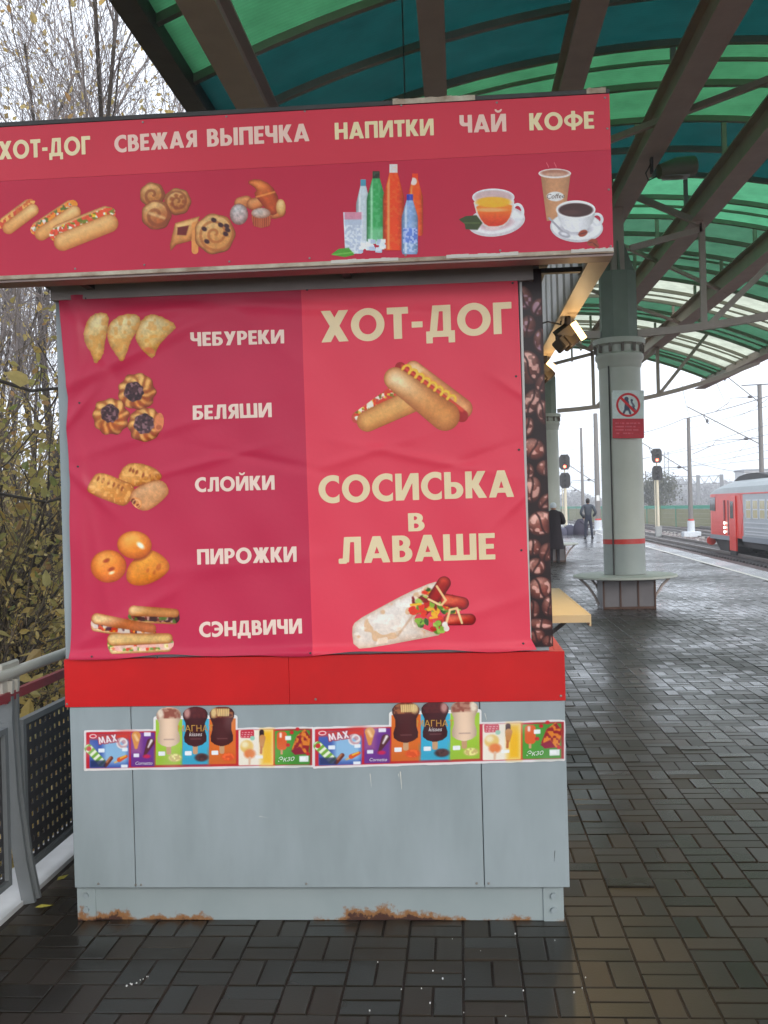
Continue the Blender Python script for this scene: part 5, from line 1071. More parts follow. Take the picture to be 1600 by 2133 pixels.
def seg_mesh(name, segs, m, rmin=.004):
    P = np.array([list(a) + list(b_) for a, b_, _, _ in segs]); r = np.maximum(np.array([[a, b_] for _, _, a, b_ in segs]), rmin); n = len(P)
    d = P[:, 3:] - P[:, :3]; d /= np.linalg.norm(d, axis=1)[:, None] + 1e-9; a = np.where(np.abs(d[:, 2:3]) < .9, [[0, 0, 1.]], [[1., 0, 0]]); u = np.cross(a, d); u /= np.linalg.norm(u, axis=1)[:, None]; v = np.cross(d, u)
    K_ = 4; t = np.arange(K_) * 2 * math.pi / K_; ring_ = u[:, None] * np.cos(t)[None, :, None] + v[:, None] * np.sin(t)[None, :, None]
    V = np.concatenate([P[:, None, :3] + ring_ * r[:, 0, None, None], P[:, None, 3:] + ring_ * r[:, 1, None, None]], 1)
    f = np.array([(i, (i + 1) % K_, K_ + (i + 1) % K_, K_ + i) for i in range(K_)]); F = (f[None] + 2 * K_ * np.arange(n)[:, None, None]).reshape(-1, 4)
    return raw(name, V.reshape(-1, 3), [F], m, smooth=True)
def leaf_mesh(name, tips, n, size, m, seed, spread=.22):
    g = np.random.default_rng(seed); T_ = np.array([list(t[0]) for t in tips]); P = T_[g.integers(len(T_), size=n)] + g.normal(0, spread, (n, 3))
    a = g.normal(size=(n, 3)); a /= np.linalg.norm(a, axis=1)[:, None]; c = g.normal(size=(n, 3)); c -= (c * a).sum(1)[:, None] * a; c /= np.linalg.norm(c, axis=1)[:, None]
    s = size * (.4 + 1.1 * g.random((n, 1)) ** 1.4); nn = np.cross(a, c)
    lift = nn * s * .18; V = np.stack([P - a * s * .95, P - a * s * .45 + c * s * .55 + lift, P + a * s * .3 + c * s * .48 + lift, P + a * s, P + a * s * .22 - c * s * .5 + lift, P - a * s * .5 - c * s * .5 + lift], 1).reshape(-1, 3)
    i = np.arange(n)[:, None] * 6; F = np.concatenate([i + np.array([[0, 1, 2]]), i + np.array([[0, 2, 3]]), i + np.array([[0, 3, 4]]), i + np.array([[0, 4, 5]])])
    return raw(name, V, [F], m)
def leafmat(name, cols, tr=.45):
    m = mat(name, (1, 1, 1), (.75, .75, .75), rough=.6, isl=cols, scale=30); n = m.node_tree.nodes; l = m.node_tree.links; b_ = n['Principled BSDF']
    t = n.new('ShaderNodeBsdfTranslucent'); s = n.new('ShaderNodeMixShader'); s.inputs[0].default_value = tr; l.new(b_.inputs['Base Color'].links[0].from_socket, t.inputs[0])
    l.new(b_.outputs[0], s.inputs[1]); l.new(t.outputs[0], s.inputs[2]); l.new(s.outputs[0], n['Material Output'].inputs[0]); return m
M_bark = mat('grey_brown_bark', (.085, .068, .055), (.045, .036, .03), rough=.85, scale=12, bump=.01)
M_brown = mat('warm_brown_twig', (.2, .15, .1), (.12, .09, .06), rough=.8)
M_twig = mat('pale_grey_twig', (.26, .22, .21), (.17, .145, .14), rough=.8, scale=6)
M_ochre = leafmat('ochre_leaves', [(.60, .40, .12), (.50, .36, .11), (.68, .52, .2), (.42, .36, .13), (.46, .25, .10)])
M_olive = leafmat('olive_green_leaves', [(.36, .36, .11), (.5, .42, .14), (.58, .48, .17), (.28, .32, .10)])
variants = []
for sd_, h, dep, n, size, lm, sp in ((3, 12, 4, 420, .05, M_ochre, .2), (8, 13, 4, 260, .045, M_ochre, .2), (21, 11, 4, 520, .05, M_ochre, .2)):
    sg, tp = branches(sd_, h, .10, .75, dep, kids=3); sg, tp = clipped(sg, tp, 2.9); segs_t = [s for s in sg if s[2] > .02]; segs_s = [s for i_, s in enumerate(sg) if s[2] <= .02 and (i_ % 9 < 7 if s[0].z > 5.2 else i_ % 9 < 1)]
    variants.append((seg_mesh('trunk', segs_t, M_bark), seg_mesh('twigs', segs_s, M_twig, .003), leaf_mesh('crown', tp, n, size, lm, sd_)))
    print('tree', len(sg), len(tp))
leafy = []
for sd_, h, n, lm in ((33, 6.0, 1900, M_ochre), (47, 5.2, 1700, M_olive), (52, 6.6, 1900, M_ochre)):
    sg, tp = branches(sd_, h, .09, .95, 3, kids=4, first=.0); sg, tp = clipped(sg, tp, 1.6); leafy.append((seg_mesh('trunk', [s for s in sg if s[2] > .012], M_bark), seg_mesh('twigs', [s for i_, s in enumerate(sg) if s[2] <= .012 and i_ % 3], M_brown, .0026), leaf_mesh('crown', tp, n, .047, lm, sd_, .25)))
def plant(meshes, x, y, s, rot, name, label, cat, group):
    t = thing(name, label, cat, (x, y * YS, -1.7), group); t.rotation_euler = (0, 0, rot); t.scale = (s, s, s)
    for nm, me in zip(('trunk', 'twigs', 'crown'), meshes):
        o = bpy.data.objects.new(nm, me); COL.objects.link(o); o.parent = t
        if nm != 'trunk': o['kind'] = 'stuff'
    return t
far_spots = [(-5.5, 10.2, 1, 0), (-5.4, 12.0, .95, 2), (-7.2, 11.4, 1, 1), (-9.4, 17.2, 1.1, 2), (-5.9, 16.4, 1.05, 0), (-6.3, 12.3, 1.05, 1), (-8.3, 14.2, 1.1, 2), (-7.4, 17.0, 1.15, 0), (-10.6, 18.6, 1.15, 1), (-6.4, 19.2, 1.05, 2), (-12.8, 23.5, 1.2, 0), (-11.0, 28.0, 1.25, 2), (-18.5, 34, 1.3, 2)]
for i, (x, y, s, v) in enumerate(far_spots):
    plant(variants[v], x, y, s, i * 1.7, 'bare_tree', 'tall nearly bare autumn tree with fine grey twigs beyond the railing', 'tree', 'bare autumn trees beyond the railing')
near_spots = [(-3.75, 5.9, .55, 0), (-3.95, 7.1, .62, 1), (-4.9, 8.6, .75, 2), (-5.6, 10.6, .8, 0), (-7.2, 13.0, .85, 1), (-9.2, 16.2, .9, 2), (-11, 20, 1.0, 0), (-4.3, 6.6, .9, 2)]
for i, (x, y, s, v) in enumerate(near_spots):
    lab = ['ochre leaved young tree crowding behind the platform railing', 'olive green leaved young tree crowding behind the platform railing', 'ochre leaved young tree crowding behind the platform railing'][v]
    plant(leafy[v], x, y, s, i * 2.1 + 1.0, 'leafy_tree', lab, 'tree', 'olive young trees behind the railing' if v == 1 else 'ochre young trees behind the railing')
# dark leaning limbs that cross the view beside the kiosk
sg, tp = branches(71, 5.5, .06, .8, 2, lean=.6, kids=3); sg, tp = clipped(sg, tp, 2.9)
t = thing('leaning_tree', 'dark thin limbed tree leaning towards the kiosk, few yellow green leaves', 'tree', (-5.4, 8.4, -1.7))
o = link(bpy.data.objects.new('trunk', seg_mesh('trunk', sg, M_bark, .006)), t); o = link(bpy.data.objects.new('crown', leaf_mesh('crown', tp, 700, .055, M_olive, 9, .3)), t); o['kind'] = 'stuff'
for nm, x, z0, z1, y0, y1, r, lab in (('dark_branch', -3.3, 1.9, 1.75, 5.2, 6.5, .02, 'thick dark branch crossing behind the left edge of the kiosk at eye height'), ('dark_branch', -3.2, 2.9, 2.55, 5.0, 6.1, .022, 'thick dark branch crossing just below the roof sign beside the kiosk')):
    pts = [(x - 1.6 + 1.9 * k / 7, (y0 + (y1 - y0) * k / 7) * YS, z0 + (z1 - z0) * k / 7 + .06 * math.sin(k * 1.9)) for k in range(8)]
    MB().tube(pts, [r * (1 - .07 * k) for k in range(8)], 7).build(nm, M_bark, smooth=True, label=lab, cat='branch')
# undergrowth and leaf litter
g = np.random.default_rng(4); n = 80000
y = 4 + 40 * g.random(n) ** 1.6; x = -2.2 - (.6 * y) * g.random(n); z = -1.7 + np.abs(g.normal(0, 1.25, n)) * (g.random(n) < .72) * (.75 + .4 * np.sin(y * 1.3) * np.sin(x * 1.7 + 1))
tips_ = [(Vector(p), None) for p in zip(x, y, z)]
me = leaf_mesh('leaf_litter', tips_, n, .06, M_ochre, 5, .08); link(bpy.data.objects.new('leaf_litter', me), kind='stuff', label='fallen ochre leaves and undergrowth beyond the railing')
# far wood on the left
n = 30000; y = 50 + 45 * g.random(n); x = -.24 * y - .45 * y * g.random(n); z = -1.7 + 5.5 * g.random(n) ** 1.5 * (.75 + .25 * np.sin(x * .9 + y * .3))
me = leaf_mesh('distant_wood', [(Vector(p), None) for p in zip(x, y, z)], n, .16, M_ochre, 6, .1); link(bpy.data.objects.new('distant_wood', me), kind='stuff', label='distant ochre wood behind the railing trees')
# a lit green shop sign glimpsed through the leaves
gx, gz = xz(92, 1316, 33); t = thing('lit_green_sign', 'small lit green sign glimpsed through the leaves above the handrail', 'sign', (gx, 33, gz))
MB().box(-.75, .75, -.02, .05, -.2, .2).build('sign_case', M_dark, t)
gm = glow('green_led', (.05, .9, .35), 1.4)
for k in range(9):
    if k % 3 != 2: MB().box(-.7 + k * .155, -.58 + k * .155, -.03, -.021, -.13 + .03 * (k % 2), .13).build('lit_segment', gm, t)
MB().box(-.05, .05, .0, .1, -3.2, -.201).build('sign_post', M_dark, t)
# fallen leaves and crumbs on the pavers
g = np.random.default_rng(12)
lf_me = leaf_mesh('leaf', [(Vector((0, 0, 0)), None)], 1, .03, mat('yellow_fallen_leaf', (.42, .36, .05), (.3, .26, .04), rough=.5), 3, .0)
for k, (x, y, r_) in enumerate(((-1.74, 4.12, .3), (-1.79, 4.45, 1.2), (-1.8, 4.85, 2.0))):
    o = MB().add([(-.035, 0, .004), (-.01, .014, .009), (.04, 0, .005), (-.008, -.015, .004), (-.01, 0, .0015)], [(0, 4, 1), (1, 4, 2), (2, 4, 3), (3, 4, 0)]).build('fallen_leaf', MATS['yellow_fallen_leaf'], label=('yellow fallen leaf at the foot of the railing post', 'yellow fallen leaf just behind the railing post foot', 'yellow fallen leaf between the railing and the kiosk side')[k], cat='leaf'); o.location = (x, y, .003); o.rotation_euler = (0, 0, r_)
b = MB()
for k in range(26):
    if k < 8: px, py = 262 + k * 7 + random.uniform(-3, 3), 2056 - k * 3 + random.uniform(-3, 3)
    else: px, py = random.uniform(760, 1280), random.uniform(1940, 2120)
    r = unproj(px, py); x = float(r[0] * -EYE / r[2]); y = float(r[1] * -EYE / r[2]); s = random.uniform(.001, .0024)
    b.box(x - s, x + s, y - s, y + s, .001, .003 + s)
o = b.build('white_crumbs', M_white, kind='stuff', label='tiny white crumbs scattered on the wet pavers')
# ------------------------------------------------------------------ tracks
M_steel = mat('worn_rail_steel', (.22, .19, .17), (.12, .09, .08), rough=.3, metal=.5, scale=5)
M_slp = mat('wet_dark_sleeper', (.085, .075, .07), (.05, .045, .042), rough=.6, scale=6)
def track(x0, sl, label, y0=26, y1=380):
    t = thing('railway_track', label, 'track', (x0, 0, GZ), 'railway tracks beside the platform'); an = math.atan(sl); t.rotation_euler = (0, 0, -an)
    for s in (-.76, .76): MB().box(s - .035, s + .035, y0, y1, .10, .26, c=.01).build('rail', M_steel, t)
    sl_me = MB().box(-1.35, 1.35, -.12, .12, .0, .1, c=.015).mesh('sleeper', M_slp); y = y0; k = 0
    while k < 110: o = bpy.data.objects.new('sleeper', sl_me); COL.objects.link(o); o.parent = t; o.location = (0, y, 0); y += .6; k += 1
    b = MB()
    while y < y1: b.box(-1.35, 1.35, y - .12, y + .12, 0, .1); y += .6
    o = b.build('distant_sleepers', M_slp, t); o['kind'] = 'stuff'
    return t
track(12.75, .0252, 'first visible railway track, the one the red and grey train stands on')
track(17.6, .0236, 'second railway track beyond the catenary poles')
track(22.2, .0236, 'farthest railway track in front of the long fence')
b = MB()
for k in range(260):
    y = random.uniform(43, 114); x = 15.6 + .0236 * y + random.uniform(-1.5, 2.3); s = random.uniform(.04, .12); b.box(x - s, x + s, y - s, y + s, GZ, GZ + s)
b.build('ballast_lumps', mat('pale_stones', (.5, .48, .46), (.3, .28, .26), rough=.8), kind='stuff', label='pale stones lying in the ballast')

# ------------------------------------------------------------------ train
tr = thing('commuter_train', 'red and grey electric commuter train with lit windows leaving on the near track', 'train', (13.2 + 1.76, 56.0, 0)); tr.scale = (1, YS, 1)
TZ0, TZ1, TZR = -.32, 1.83, 2.58
M_tr = mat('train_red_paint', (.8, .045, .03), (.7, .04, .026), rough=.3, scale=2)
M_tg = mat('train_grey_paint', (.40, .43, .45), (.34, .37, .39), rough=.3, scale=2)
M_tgl = mat('train_light_grey', (.62, .64, .66), (.55, .57, .6), rough=.35)
M_tu = mat('underframe_black', (.03, .028, .027), (.018, .017, .016), rough=.6)
M_yel = mat('lit_yellow_window', (.32, .29, .16), (.2, .19, .13), rough=.1, emis=(.6, .52, .3), estr=.16)
HW = 1.76
def sect(w_, z0, z1, zr, n=9):
    P = [(-w_, z0), (-w_, z1)] + [(-w_ * math.cos(math.pi * k / (n + 1)) * (1 if 1 else 1), z1 + (zr - z1) * math.sin(math.pi * k / (n + 1)) ** .8) for k in range(1, n + 1)] + [(w_, z1), (w_, z0)]
    return P
def loft(secs, m_of, name, mats, parent):
    b = MB(); n = len(secs[0][1])
    for y, P in secs: b.v += [(p[0], y, p[1]) for p in P]
    for i in range(len(secs) - 1):
        for k in range(n - 1): b.f.append((i * n + k, i * n + k + 1, (i + 1) * n + k + 1, (i + 1) * n + k)); b.m.append(m_of(i, k))
    b.f.append(tuple(range(n))); b.m.append(0); b.f.append(tuple(range((len(secs) - 1) * n, len(secs) * n))[::-1]); b.m.append(0)
    return b.build(name, mats, parent, False)
# y is measured back from the nose (0) towards the platform (negative)
secs = [(0.12, sect(HW * .93, TZ0, TZ1 - .12, TZ1 + .12)), (.0, sect(HW * .975, TZ0, TZ1 - .03, TZ1 + .24)), (-.35, sect(HW, TZ0, TZ1, TZR - .38)), (-1.0, sect(HW, TZ0, TZ1, TZR - .16)), (-1.9, sect(HW, TZ0, TZ1, TZR - .03)), (-5.1, sect(HW, TZ0, TZ1, TZR)), (-20, sect(HW, TZ0, TZ1, TZR))]
loft(secs, lambda i, k: (0 if i < 5 else 1) if k in (0, 10) else 2, 'body_shell', [M_tr, M_tg, mat('grey_train_roof', (.36, .39, .39), (.29, .32, .32), rough=.5, scale=2)], tr)
TX = -HW - .004
# wavy meeting line of the red and grey paint
P = [(-4.2, TZ0), (-4.2, TZ1 - .05), (-4.75, TZ1 - .05), (-4.9, 1.35), (-5.15, 1.2), (-4.95, 1.02), (-5.2, .85), (-4.95, .4), (-4.8, .0), (-5.0, TZ0)]
MB().prism([(p[0], p[1]) for p in P], TX - .004, TX, 'x').build('red_paint_edge', M_tr, tr)
MB().box(TX - .02, TX + .02, -20, -.9, TZ1 - .06, TZ1 + .0).build('red_gutter', M_tr, tr)
for z in (.42, .2, .02, -.1):
    MB().box(TX - .015, TX + .0, -3.4, -.5, z, z + .05).build('side_rib', M_tr, tr); MB().box(TX - .015, TX + .0, -20, -5.3, z, z + .05).build('side_rib', M_tgl, tr)
MB().box(TX - .02, TX + .02, -20, -5.0, TZ0 - .12, TZ0 + .12).build('lower_skirt', mat('blue_grey_skirt', (.22, .25, .28), rough=.4), tr)
MB().box(TX - .02, TX + .02, -3.2, .0, TZ0 - .16, TZ0 + .06).build('lower_skirt', MATS['blue_grey_skirt'], tr)
# cab window, cab handrails, doors
MB().prism([(-.08, .98), (-.12, 1.66), (-1.0, 1.68), (-1.0, .95)], TX - .012, TX + .03, 'x').build('cab_side_window', mat('dark_train_glass', (.03, .03, .035), rough=.06, spec=.8), tr)
MB().box(-HW * .8, HW * .8, .0, .14, .95, 1.6).build('windscreen', MATS['dark_train_glass'], tr)
for y, wd in ((-3.75, .95),):
    d = MB().box(TX - .06, TX + .02, y - wd / 2, y + wd / 2, -.95, 1.7, c=.01).build('door', M_tr, tr)
    MB().box(TX - .07, TX - .061, y - .18, y + .28, .62, 1.45).build('door_glass', MATS['dark_train_glass'], d)
    MB().box(TX - .05, TX + .1, y - wd / 2 + .05, y + wd / 2 - .05, -1.15, -.951).build('door_step', M_tu, d)
for y in (-2.45, -3.05): MB().box(TX - .03, TX, y - .09, y + .09, -.2, 1.5).build('recess_shade_strip', mat('recess_shade_red', (.25, .03, .03), rough=.5), tr)  # dark strips proud of the side, recess shade painted as colour
for k, z in enumerate((.52, .30, .08)):
    MB().lathe([(.0, -.02), (.06, -.02), (.065, .02), (.0, .03)], n=12).build('marker_lamp', glow('white_lamp', (1, .93, .8), 5), tr, True); o = COL.objects[-1]; o.location = (TX - .05, -2.55, z - .15); o.rotation_euler = (0, R(-90), 0)
for k in range(17):
    y = -5.85 - .86 * k
    f_ = MB().box(TX - .012, TX + .02, y - .35, y + .35, .62, 1.5, c=.01).build('window', M_tgl, tr)
    for z0, z1 in ((.67, 1.03), (1.09, 1.45)): MB().box(TX - .018, TX - .0125, y - .27, y + .27, z0, z1).build('pane', M_yel, f_)
MB().prism([(-1.3, TZR - .12), (-2.1, TZR + .1), (-3.2, TZR + .2), (-4.6, TZR + .2), (-6.2, TZR + .02), (-6.2, TZR - .1)], -.9, .9, 'x').build('dark_roof_cover', M_tu, tr)
MB().box(-1.2, -.8, -2.4, -2.2, TZR - .42, TZR - .2).build('roof_horn', mat('maroon_box', (.16, .05, .05), rough=.5), tr)
b = MB().lathe([(.0, 0), (.24, 0), (.24, .05), (0, .06)], n=16).build('red_buffer_disc', mat('bright_red_disc', (.8, .06, .03), rough=.4), tr, True); b.location = (TX + .1, .16, -.62); b.rotation_euler = (R(90), 0, 0)
MB().prism([(.1, TZ0 - .02), (-2.2, TZ0 - .02), (-2.2, -1.2), (-.9, -1.1), (.0, -.6)], -1.5, 1.5, 'x').build('front_coupler_frame', M_tu, tr)
MB().box(-1.5, 1.5, -19.5, -2.3, -.75, TZ0 - .02).build('underframe', M_tu, tr)
for y in (-3.2, -5.6, -15.0, -17.4):
    o = MB().tube([(-.85, 0, -.62), (.85, 0, -.62)], .44, 20).build('wheel', M_tu, tr); o.location = (0, y, 0); o.scale = (1, 1 / YS, 1)
for y in (-4.4, -16.2): MB().box(-1.25, -1.05, y - 1.9, y + 1.9, -.75, -.45, c=.03).build('bogie_frame', mat('brown_bogie', (.07, .05, .04), rough=.7), tr)
tr.rotation_euler = (0, 0, -.0)

# ------------------------------------------------------------------ poles, signals, fence, wires
M_cp = mat('grey_brown_concrete_pole', (.20, .185, .175), (.15, .14, .13), rough=.7, scale=3)
M_wire = mat('wire', (.09, .09, .1), rough=.5)
M_whb = mat('white_pole_base', (.62, .66, .7), (.5, .54, .57), rough=.6)
def cpole(x, y, h, label, r0=.20, r1=.13, base=True, num=False):
    t = thing('catenary_pole', label, 'pole', (x, y, GZ), 'concrete catenary poles'); 
    MB().lathe([(r0, .0), (r1, h)], n=14).build('shaft', M_cp, t, True)
    if base:
        MB().lathe([(r0 + .10, 0), (r0 + .08, 1.25)], n=12).build('white_base', M_whb, t, True); MB().lathe([(r0 + .03, 1.26), (r0 + .03, 1.4)], n=12).build('red_ring', M_band, t, True)
        MB().box(-.65, .65, -.5, .5, 0, .42, c=.03).build('footing', M_whb, t)
    if num: MB().box(-.14, .14, -r0 - .03, -r0 - .01, 3.0, 3.5).build('number_plate', M_white, t)
    return t
def catarm(x, y, zt, side, reach, t):   # inclined bracket arm with its insulator and the contact wire clamp
    z = zt - GZ
    b = MB().tube([(0, 0, z - 2.6), (side * reach, 0, z)], .035, 6).build('bracket_arm', M_cp, t, True)
    MB().tube([(side * reach * .78, 0, z - .62), (side * reach * .70, 0, z - 1.25)], [.03, .012], 6).build('insulator_rod', M_wire, t, True)
    MB().lathe([(.0, -.16), (.09, -.1), (.1, .06), (.0, .14)], n=10).build('insulator', M_wire, t, True); o = COL.objects[-1]; o.location = (side * reach * .73, 0, z - .95)
    MB().tube([(0, 0, z - 2.2), (side * reach * .62, 0, z - 2.25), (side * reach * .66, 0, z - 2.55), (side * reach * .95, 0, z - 3.1)], .022, 5).build('registration_arm', M_wire, t, True)
    MB().lathe([(.0, -.2), (.09, -.1), (.09, .1), (.0, .2)], n=8).build('insulator', M_wire, t, True); o = COL.objects[-1]; o.location = (side * reach * .2, 0, z - 2.2); o.rotation_euler = (0, R(90), 0)
t = cpole(17.8, 81.6, 9.2, 'concrete catenary pole with white base standing left of the train'); catarm(17.8, 81.6, 6.3, -1, 3.9, t)
t = cpole(12.46, 94.8, 10.9, 'thicker of the two leaning catenary poles left of the near column', .26, .19, True, True); catarm(12.46, 94.8, 5.8, -1, 3.6, t)
t = cpole(14.1, 120, 11.4, 'thinner catenary pole directly above the standing man', .2, .13, False); catarm(14.1, 120, 5.2, -1, 4.0, t)
t = cpole(19.5, 68.5, 10.2, 'blue grey catenary pole behind the train at the picture edge', .17, .14); catarm(19.5, 68.5, 7.6, -1, 4.6, t); catarm(19.5, 68.5, 10.3, -1, 3.0, t)
for x, y, h in ((24, 118, 8), (30.5, 140, 9), (36, 160, 8.6), (12.5, 150, 8.5), (18.3, 170, 8), (21.5, 185, 8), (15.5, 210, 8.5), (10.5, 190, 8.2)):
    t = cpole(x, y * YS, h, 'distant thin catenary pole beyond the long fence', .16, .12, False)
def signal(x, y, zt, label):
    t = thing('railway_signal', label, 'signal', (x, y, GZ), 'red railway signals'); H_ = zt - GZ
    MB().tube([(0, 0, 0), (0, 0, H_ - 2.3)], .11, 12).build('mast', mat('cream_signal_mast', (.62, .56, .42), (.55, .5, .38), rough=.5), t, True)
    MB().tube([(-.2, 0, .6), (-.2, 0, H_ - 2.2)], .035, 6).build('ladder_rail', MATS['cream_signal_mast'], t, True)
    MB().box(-.22, .22, -.2, .2, 0, .9).build('base_box', mat('grey_box', (.3, .31, .31), rough=.6), t)
    for k, z in enumerate((H_ - .62, H_ - 1.95)):
        pr = [(-.38, -.33), (-.24, -.55), (.24, -.55), (.38, -.33), (.38, .33), (.24, .55), (-.24, .55), (-.38, .33)]
        h = MB().prism([(p[0], p[1] + z) for p in pr], -.16, .02, 'y').build('signal_head', M_blk, t)
        MB().tube([(0, .05, z - .9), (0, .05, z + .3)], .06, 8).build('head_bracket', MATS['cream_signal_mast'], t, True)
        for q in range(3):
            zz = z + .33 - q * .33
            lit = k == 0 and q == 2
            o = MB().lathe([(.0, .0), (.1, .0), (.1, .02), (0, .03)], n=14).build('red_lens' if lit else 'dark_lens', glow('red_signal_light', (1, .09, .05), 9) if lit else mat('dark_lens', (.03, .03, .03), rough=.1), h, True); o.location = (0, -.162, zz); o.rotation_euler = (R(90), 0, 0)
            o = MB().lathe([(.12, .0), (.12, .2)], n=12, a0=0, a1=math.pi, closed=False).build('lens_hood', M_blk, h, True); o.location = (0, -.162, zz); o.rotation_euler = (R(90), 0, 0)
    return t
signal(15.3, 81.5, 5.65, 'double headed red railway signal right of the near column')
signal(7.68, 76, 5.16, 'double headed red railway signal just beside the far column')
# long noise fence, in bays
fn = thing('long_fence', 'long olive panel fence with a green top strip behind the tracks', 'fence', (22.0, 123, GZ))
A = Vector((27.2, 76)); B = Vector((-2.0, 341)); Ln = (B - A).length; dr = (B - A) / Ln; fz = 2.25
M_f1 = mat('olive_fence_panel', (.27, .26, .13), (.22, .215, .11), rough=.7, scale=1.2, stretch=(1, 1, 6)); M_f2 = mat('green_fence_strip', (.03, .32, .2), rough=.6)
nb = 50; off2 = Vector((22.0, 123))
for k in range(nb):
    p = A + dr * (Ln * k / nb) - off2; q = A + dr * (Ln * (k + 1) / nb) - off2
    for j in range(4): MB().bar((p.x, p.y, .27 + j * .47), (q.x, q.y, .27 + j * .47), .08, .455).build('fence_panel', M_f1, fn)
    MB().bar((p.x, p.y, 2.12), (q.x, q.y, 2.12), .1, .34).build('green_strip', M_f2, fn)
    MB().box(p.x - .08, p.x + .08, p.y - .2, p.y - .1, 0, 2.3).build('fence_post', M_f2 if k % 2 else M_f1, fn)
# wires
def wire(pts, r, label): return MB().tube(pts, r, 4).build('overhead_wire', M_wire, label=label, cat='wire', group='overhead wires above the tracks')
def span(p, q, sag, n=14): return [tuple(np.array(p) + (np.array(q) - np.array(p)) * k / n - np.array([0, 0, sag * 4 * (k / n) * (1 - k / n)])) for k in range(n + 1)]
LW = 'thin dark overhead wire crossing the pale sky above the tracks'
def W(pa, da, pb, db, sag=.3, r=.018):
    da *= YS; db *= YS
    a = xz(*pa, da); b_ = xz(*pb, db); wire(span((a[0], da, a[1]), (b_[0], db, b_[1]), sag), r, LW)
W((1600, 825), 50, (1425, 872), 66, .1, .028); W((1425, 872), 66, (1340, 901), 80, .1, .028)
W((1600, 845), 50, (1340, 905), 110, .4); W((1600, 885), 50, (1160, 985), 140, .6); W((1600, 905), 50, (1150, 975), 150, .5); W((1600, 925), 60, (1350, 962), 120, .4)
W((1600, 938), 60, (1190, 1005), 160, .5); W((1600, 955), 60, (1345, 972), 140, .3); W((1600, 985), 70, (1440, 960), 66, .3); W((1420, 800), 40, (1440, 880), 66, .2, .014); W((1490, 790), 40, (1520, 850), 60, .2, .014)
W((1600, 800), 40, (1545, 803), 44, .0, .03); W((1250, 885), 90, (1160, 895), 76, .1); W((1250, 925), 90, (1160, 940), 76, .1)
W((1600, 830), 34, (1530, 870), 60, .1, .014); W((1600, 870), 60, (1480, 1010), 120, .1, .02)
# gantry and lattice mast far off
M_far = mat('far_steel', (.2, .21, .22), rough=.7)
gx0, gz0 = xz(1392, 1010, 178); gx1, _ = xz(1506, 1010, 178)
t = thing('signal_gantry', 'distant lattice gantry spanning the tracks behind the train', 'gantry', (gx0, 178, GZ)); L_ = gx1 - gx0; hz = gz0 - GZ
for dz_ in (0, 1.3): MB().bar((0, 0, hz + dz_), (L_, 0, hz + dz_), .12, .12).build('gantry_chord', M_far, t)
for k in range(12): MB().bar((L_ * k / 12, 0, hz + (1.3 if k % 2 else 0)), (L_ * (k + 1) / 12, 0, hz + (0 if k % 2 else 1.3)), .08, .08).build('lattice_bar', M_far, t)
for k in (.1, .55, .98): MB().box(L_ * k - .28, L_ * k + .28, -.1, .2, 0, hz + 1.5).build('gantry_leg', M_far, t)
mxx, mzz = xz(1388, 940, 190); t = thing('lattice_mast', 'thin distant lattice mast rising above the dark tree', 'mast', (mxx, 190, GZ))
for s in (-.5, .5): MB().bar((s, 0, 0), (s * .6, 0, mzz - GZ), .1, .1).build('mast_leg', M_far, t)
for k in range(8): z = (mzz - GZ) * (k + .5) / 8.5; MB().bar((-.45, 0, z), (.4, 0, z + 1.1), .07, .07).build('lattice_bar', M_far, t)
# the dark willow and hazy wood beyond the fence
def blob_tree(x, y, h, w_, n, size, m, label, seed, nm='round_tree', group=None):
    g = np.random.default_rng(seed); t = thing(nm, label, 'tree', (x, y, GZ), group); MB().tube([(0, 0, 0), (.1, 0, h * .3), (-.1, 0, h * .7)], [.22, .16, .06], 7).build('trunk', M_bark, t, True)
    c = []
    for k in range(16): a = g.random() * 6.28; r = w_ * .42 * math.sqrt(g.random()); z = h * (.3 + .62 * g.random()); c.append((Vector((r * math.cos(a) * (1.25 - z / h * .7), r * math.sin(a) * .8, z)), None))
    o = link(bpy.data.objects.new('crown', leaf_mesh('crown', c, n, size, m, seed, w_ * .13)), t); o['kind'] = 'stuff'; return t
M_dkl = leafmat('dark_willow_leaves', [(.10, .115, .07), (.14, .145, .09), (.11, .105, .075)], .3)
M_hz = leafmat('haze_lightened_crowns', [(.42, .42, .43), (.5, .5, .5), (.36, .36, .37)], .4)  # pale greys put distance haze into the crown colour itself
tx, tz_ = xz(1378, 1060, 159); blob_tree(tx, 159, 7.4, 5.6, 3600, .16, M_dkl, 'dark bushy willow behind the fence right of the near column', 3)
tx, _ = xz(1352, 1060, 165); blob_tree(tx, 165, 5.6, 3.6, 2500, .17, M_dkl, 'lower dark bush half hidden by the near column', 4)
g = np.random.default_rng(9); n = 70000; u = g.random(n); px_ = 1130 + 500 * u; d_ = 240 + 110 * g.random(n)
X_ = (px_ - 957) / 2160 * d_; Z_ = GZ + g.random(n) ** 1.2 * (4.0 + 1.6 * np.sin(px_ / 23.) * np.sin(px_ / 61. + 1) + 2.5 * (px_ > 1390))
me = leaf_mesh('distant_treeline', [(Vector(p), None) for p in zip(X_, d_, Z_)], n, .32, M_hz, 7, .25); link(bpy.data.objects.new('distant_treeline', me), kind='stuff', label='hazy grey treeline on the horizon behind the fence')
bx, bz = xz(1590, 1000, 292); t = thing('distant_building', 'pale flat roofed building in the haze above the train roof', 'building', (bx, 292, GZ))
MB().box(-5, 16, 0, 10, 0, bz - GZ + 2.6).build('wall', mat('pale_far_wall', (.5, .5, .5), rough=.8), t); MB().box(-5.3, 16.3, -.3, 10.3, bz - GZ + 2.61, bz - GZ + 3.1).build('roof', M_far, t)
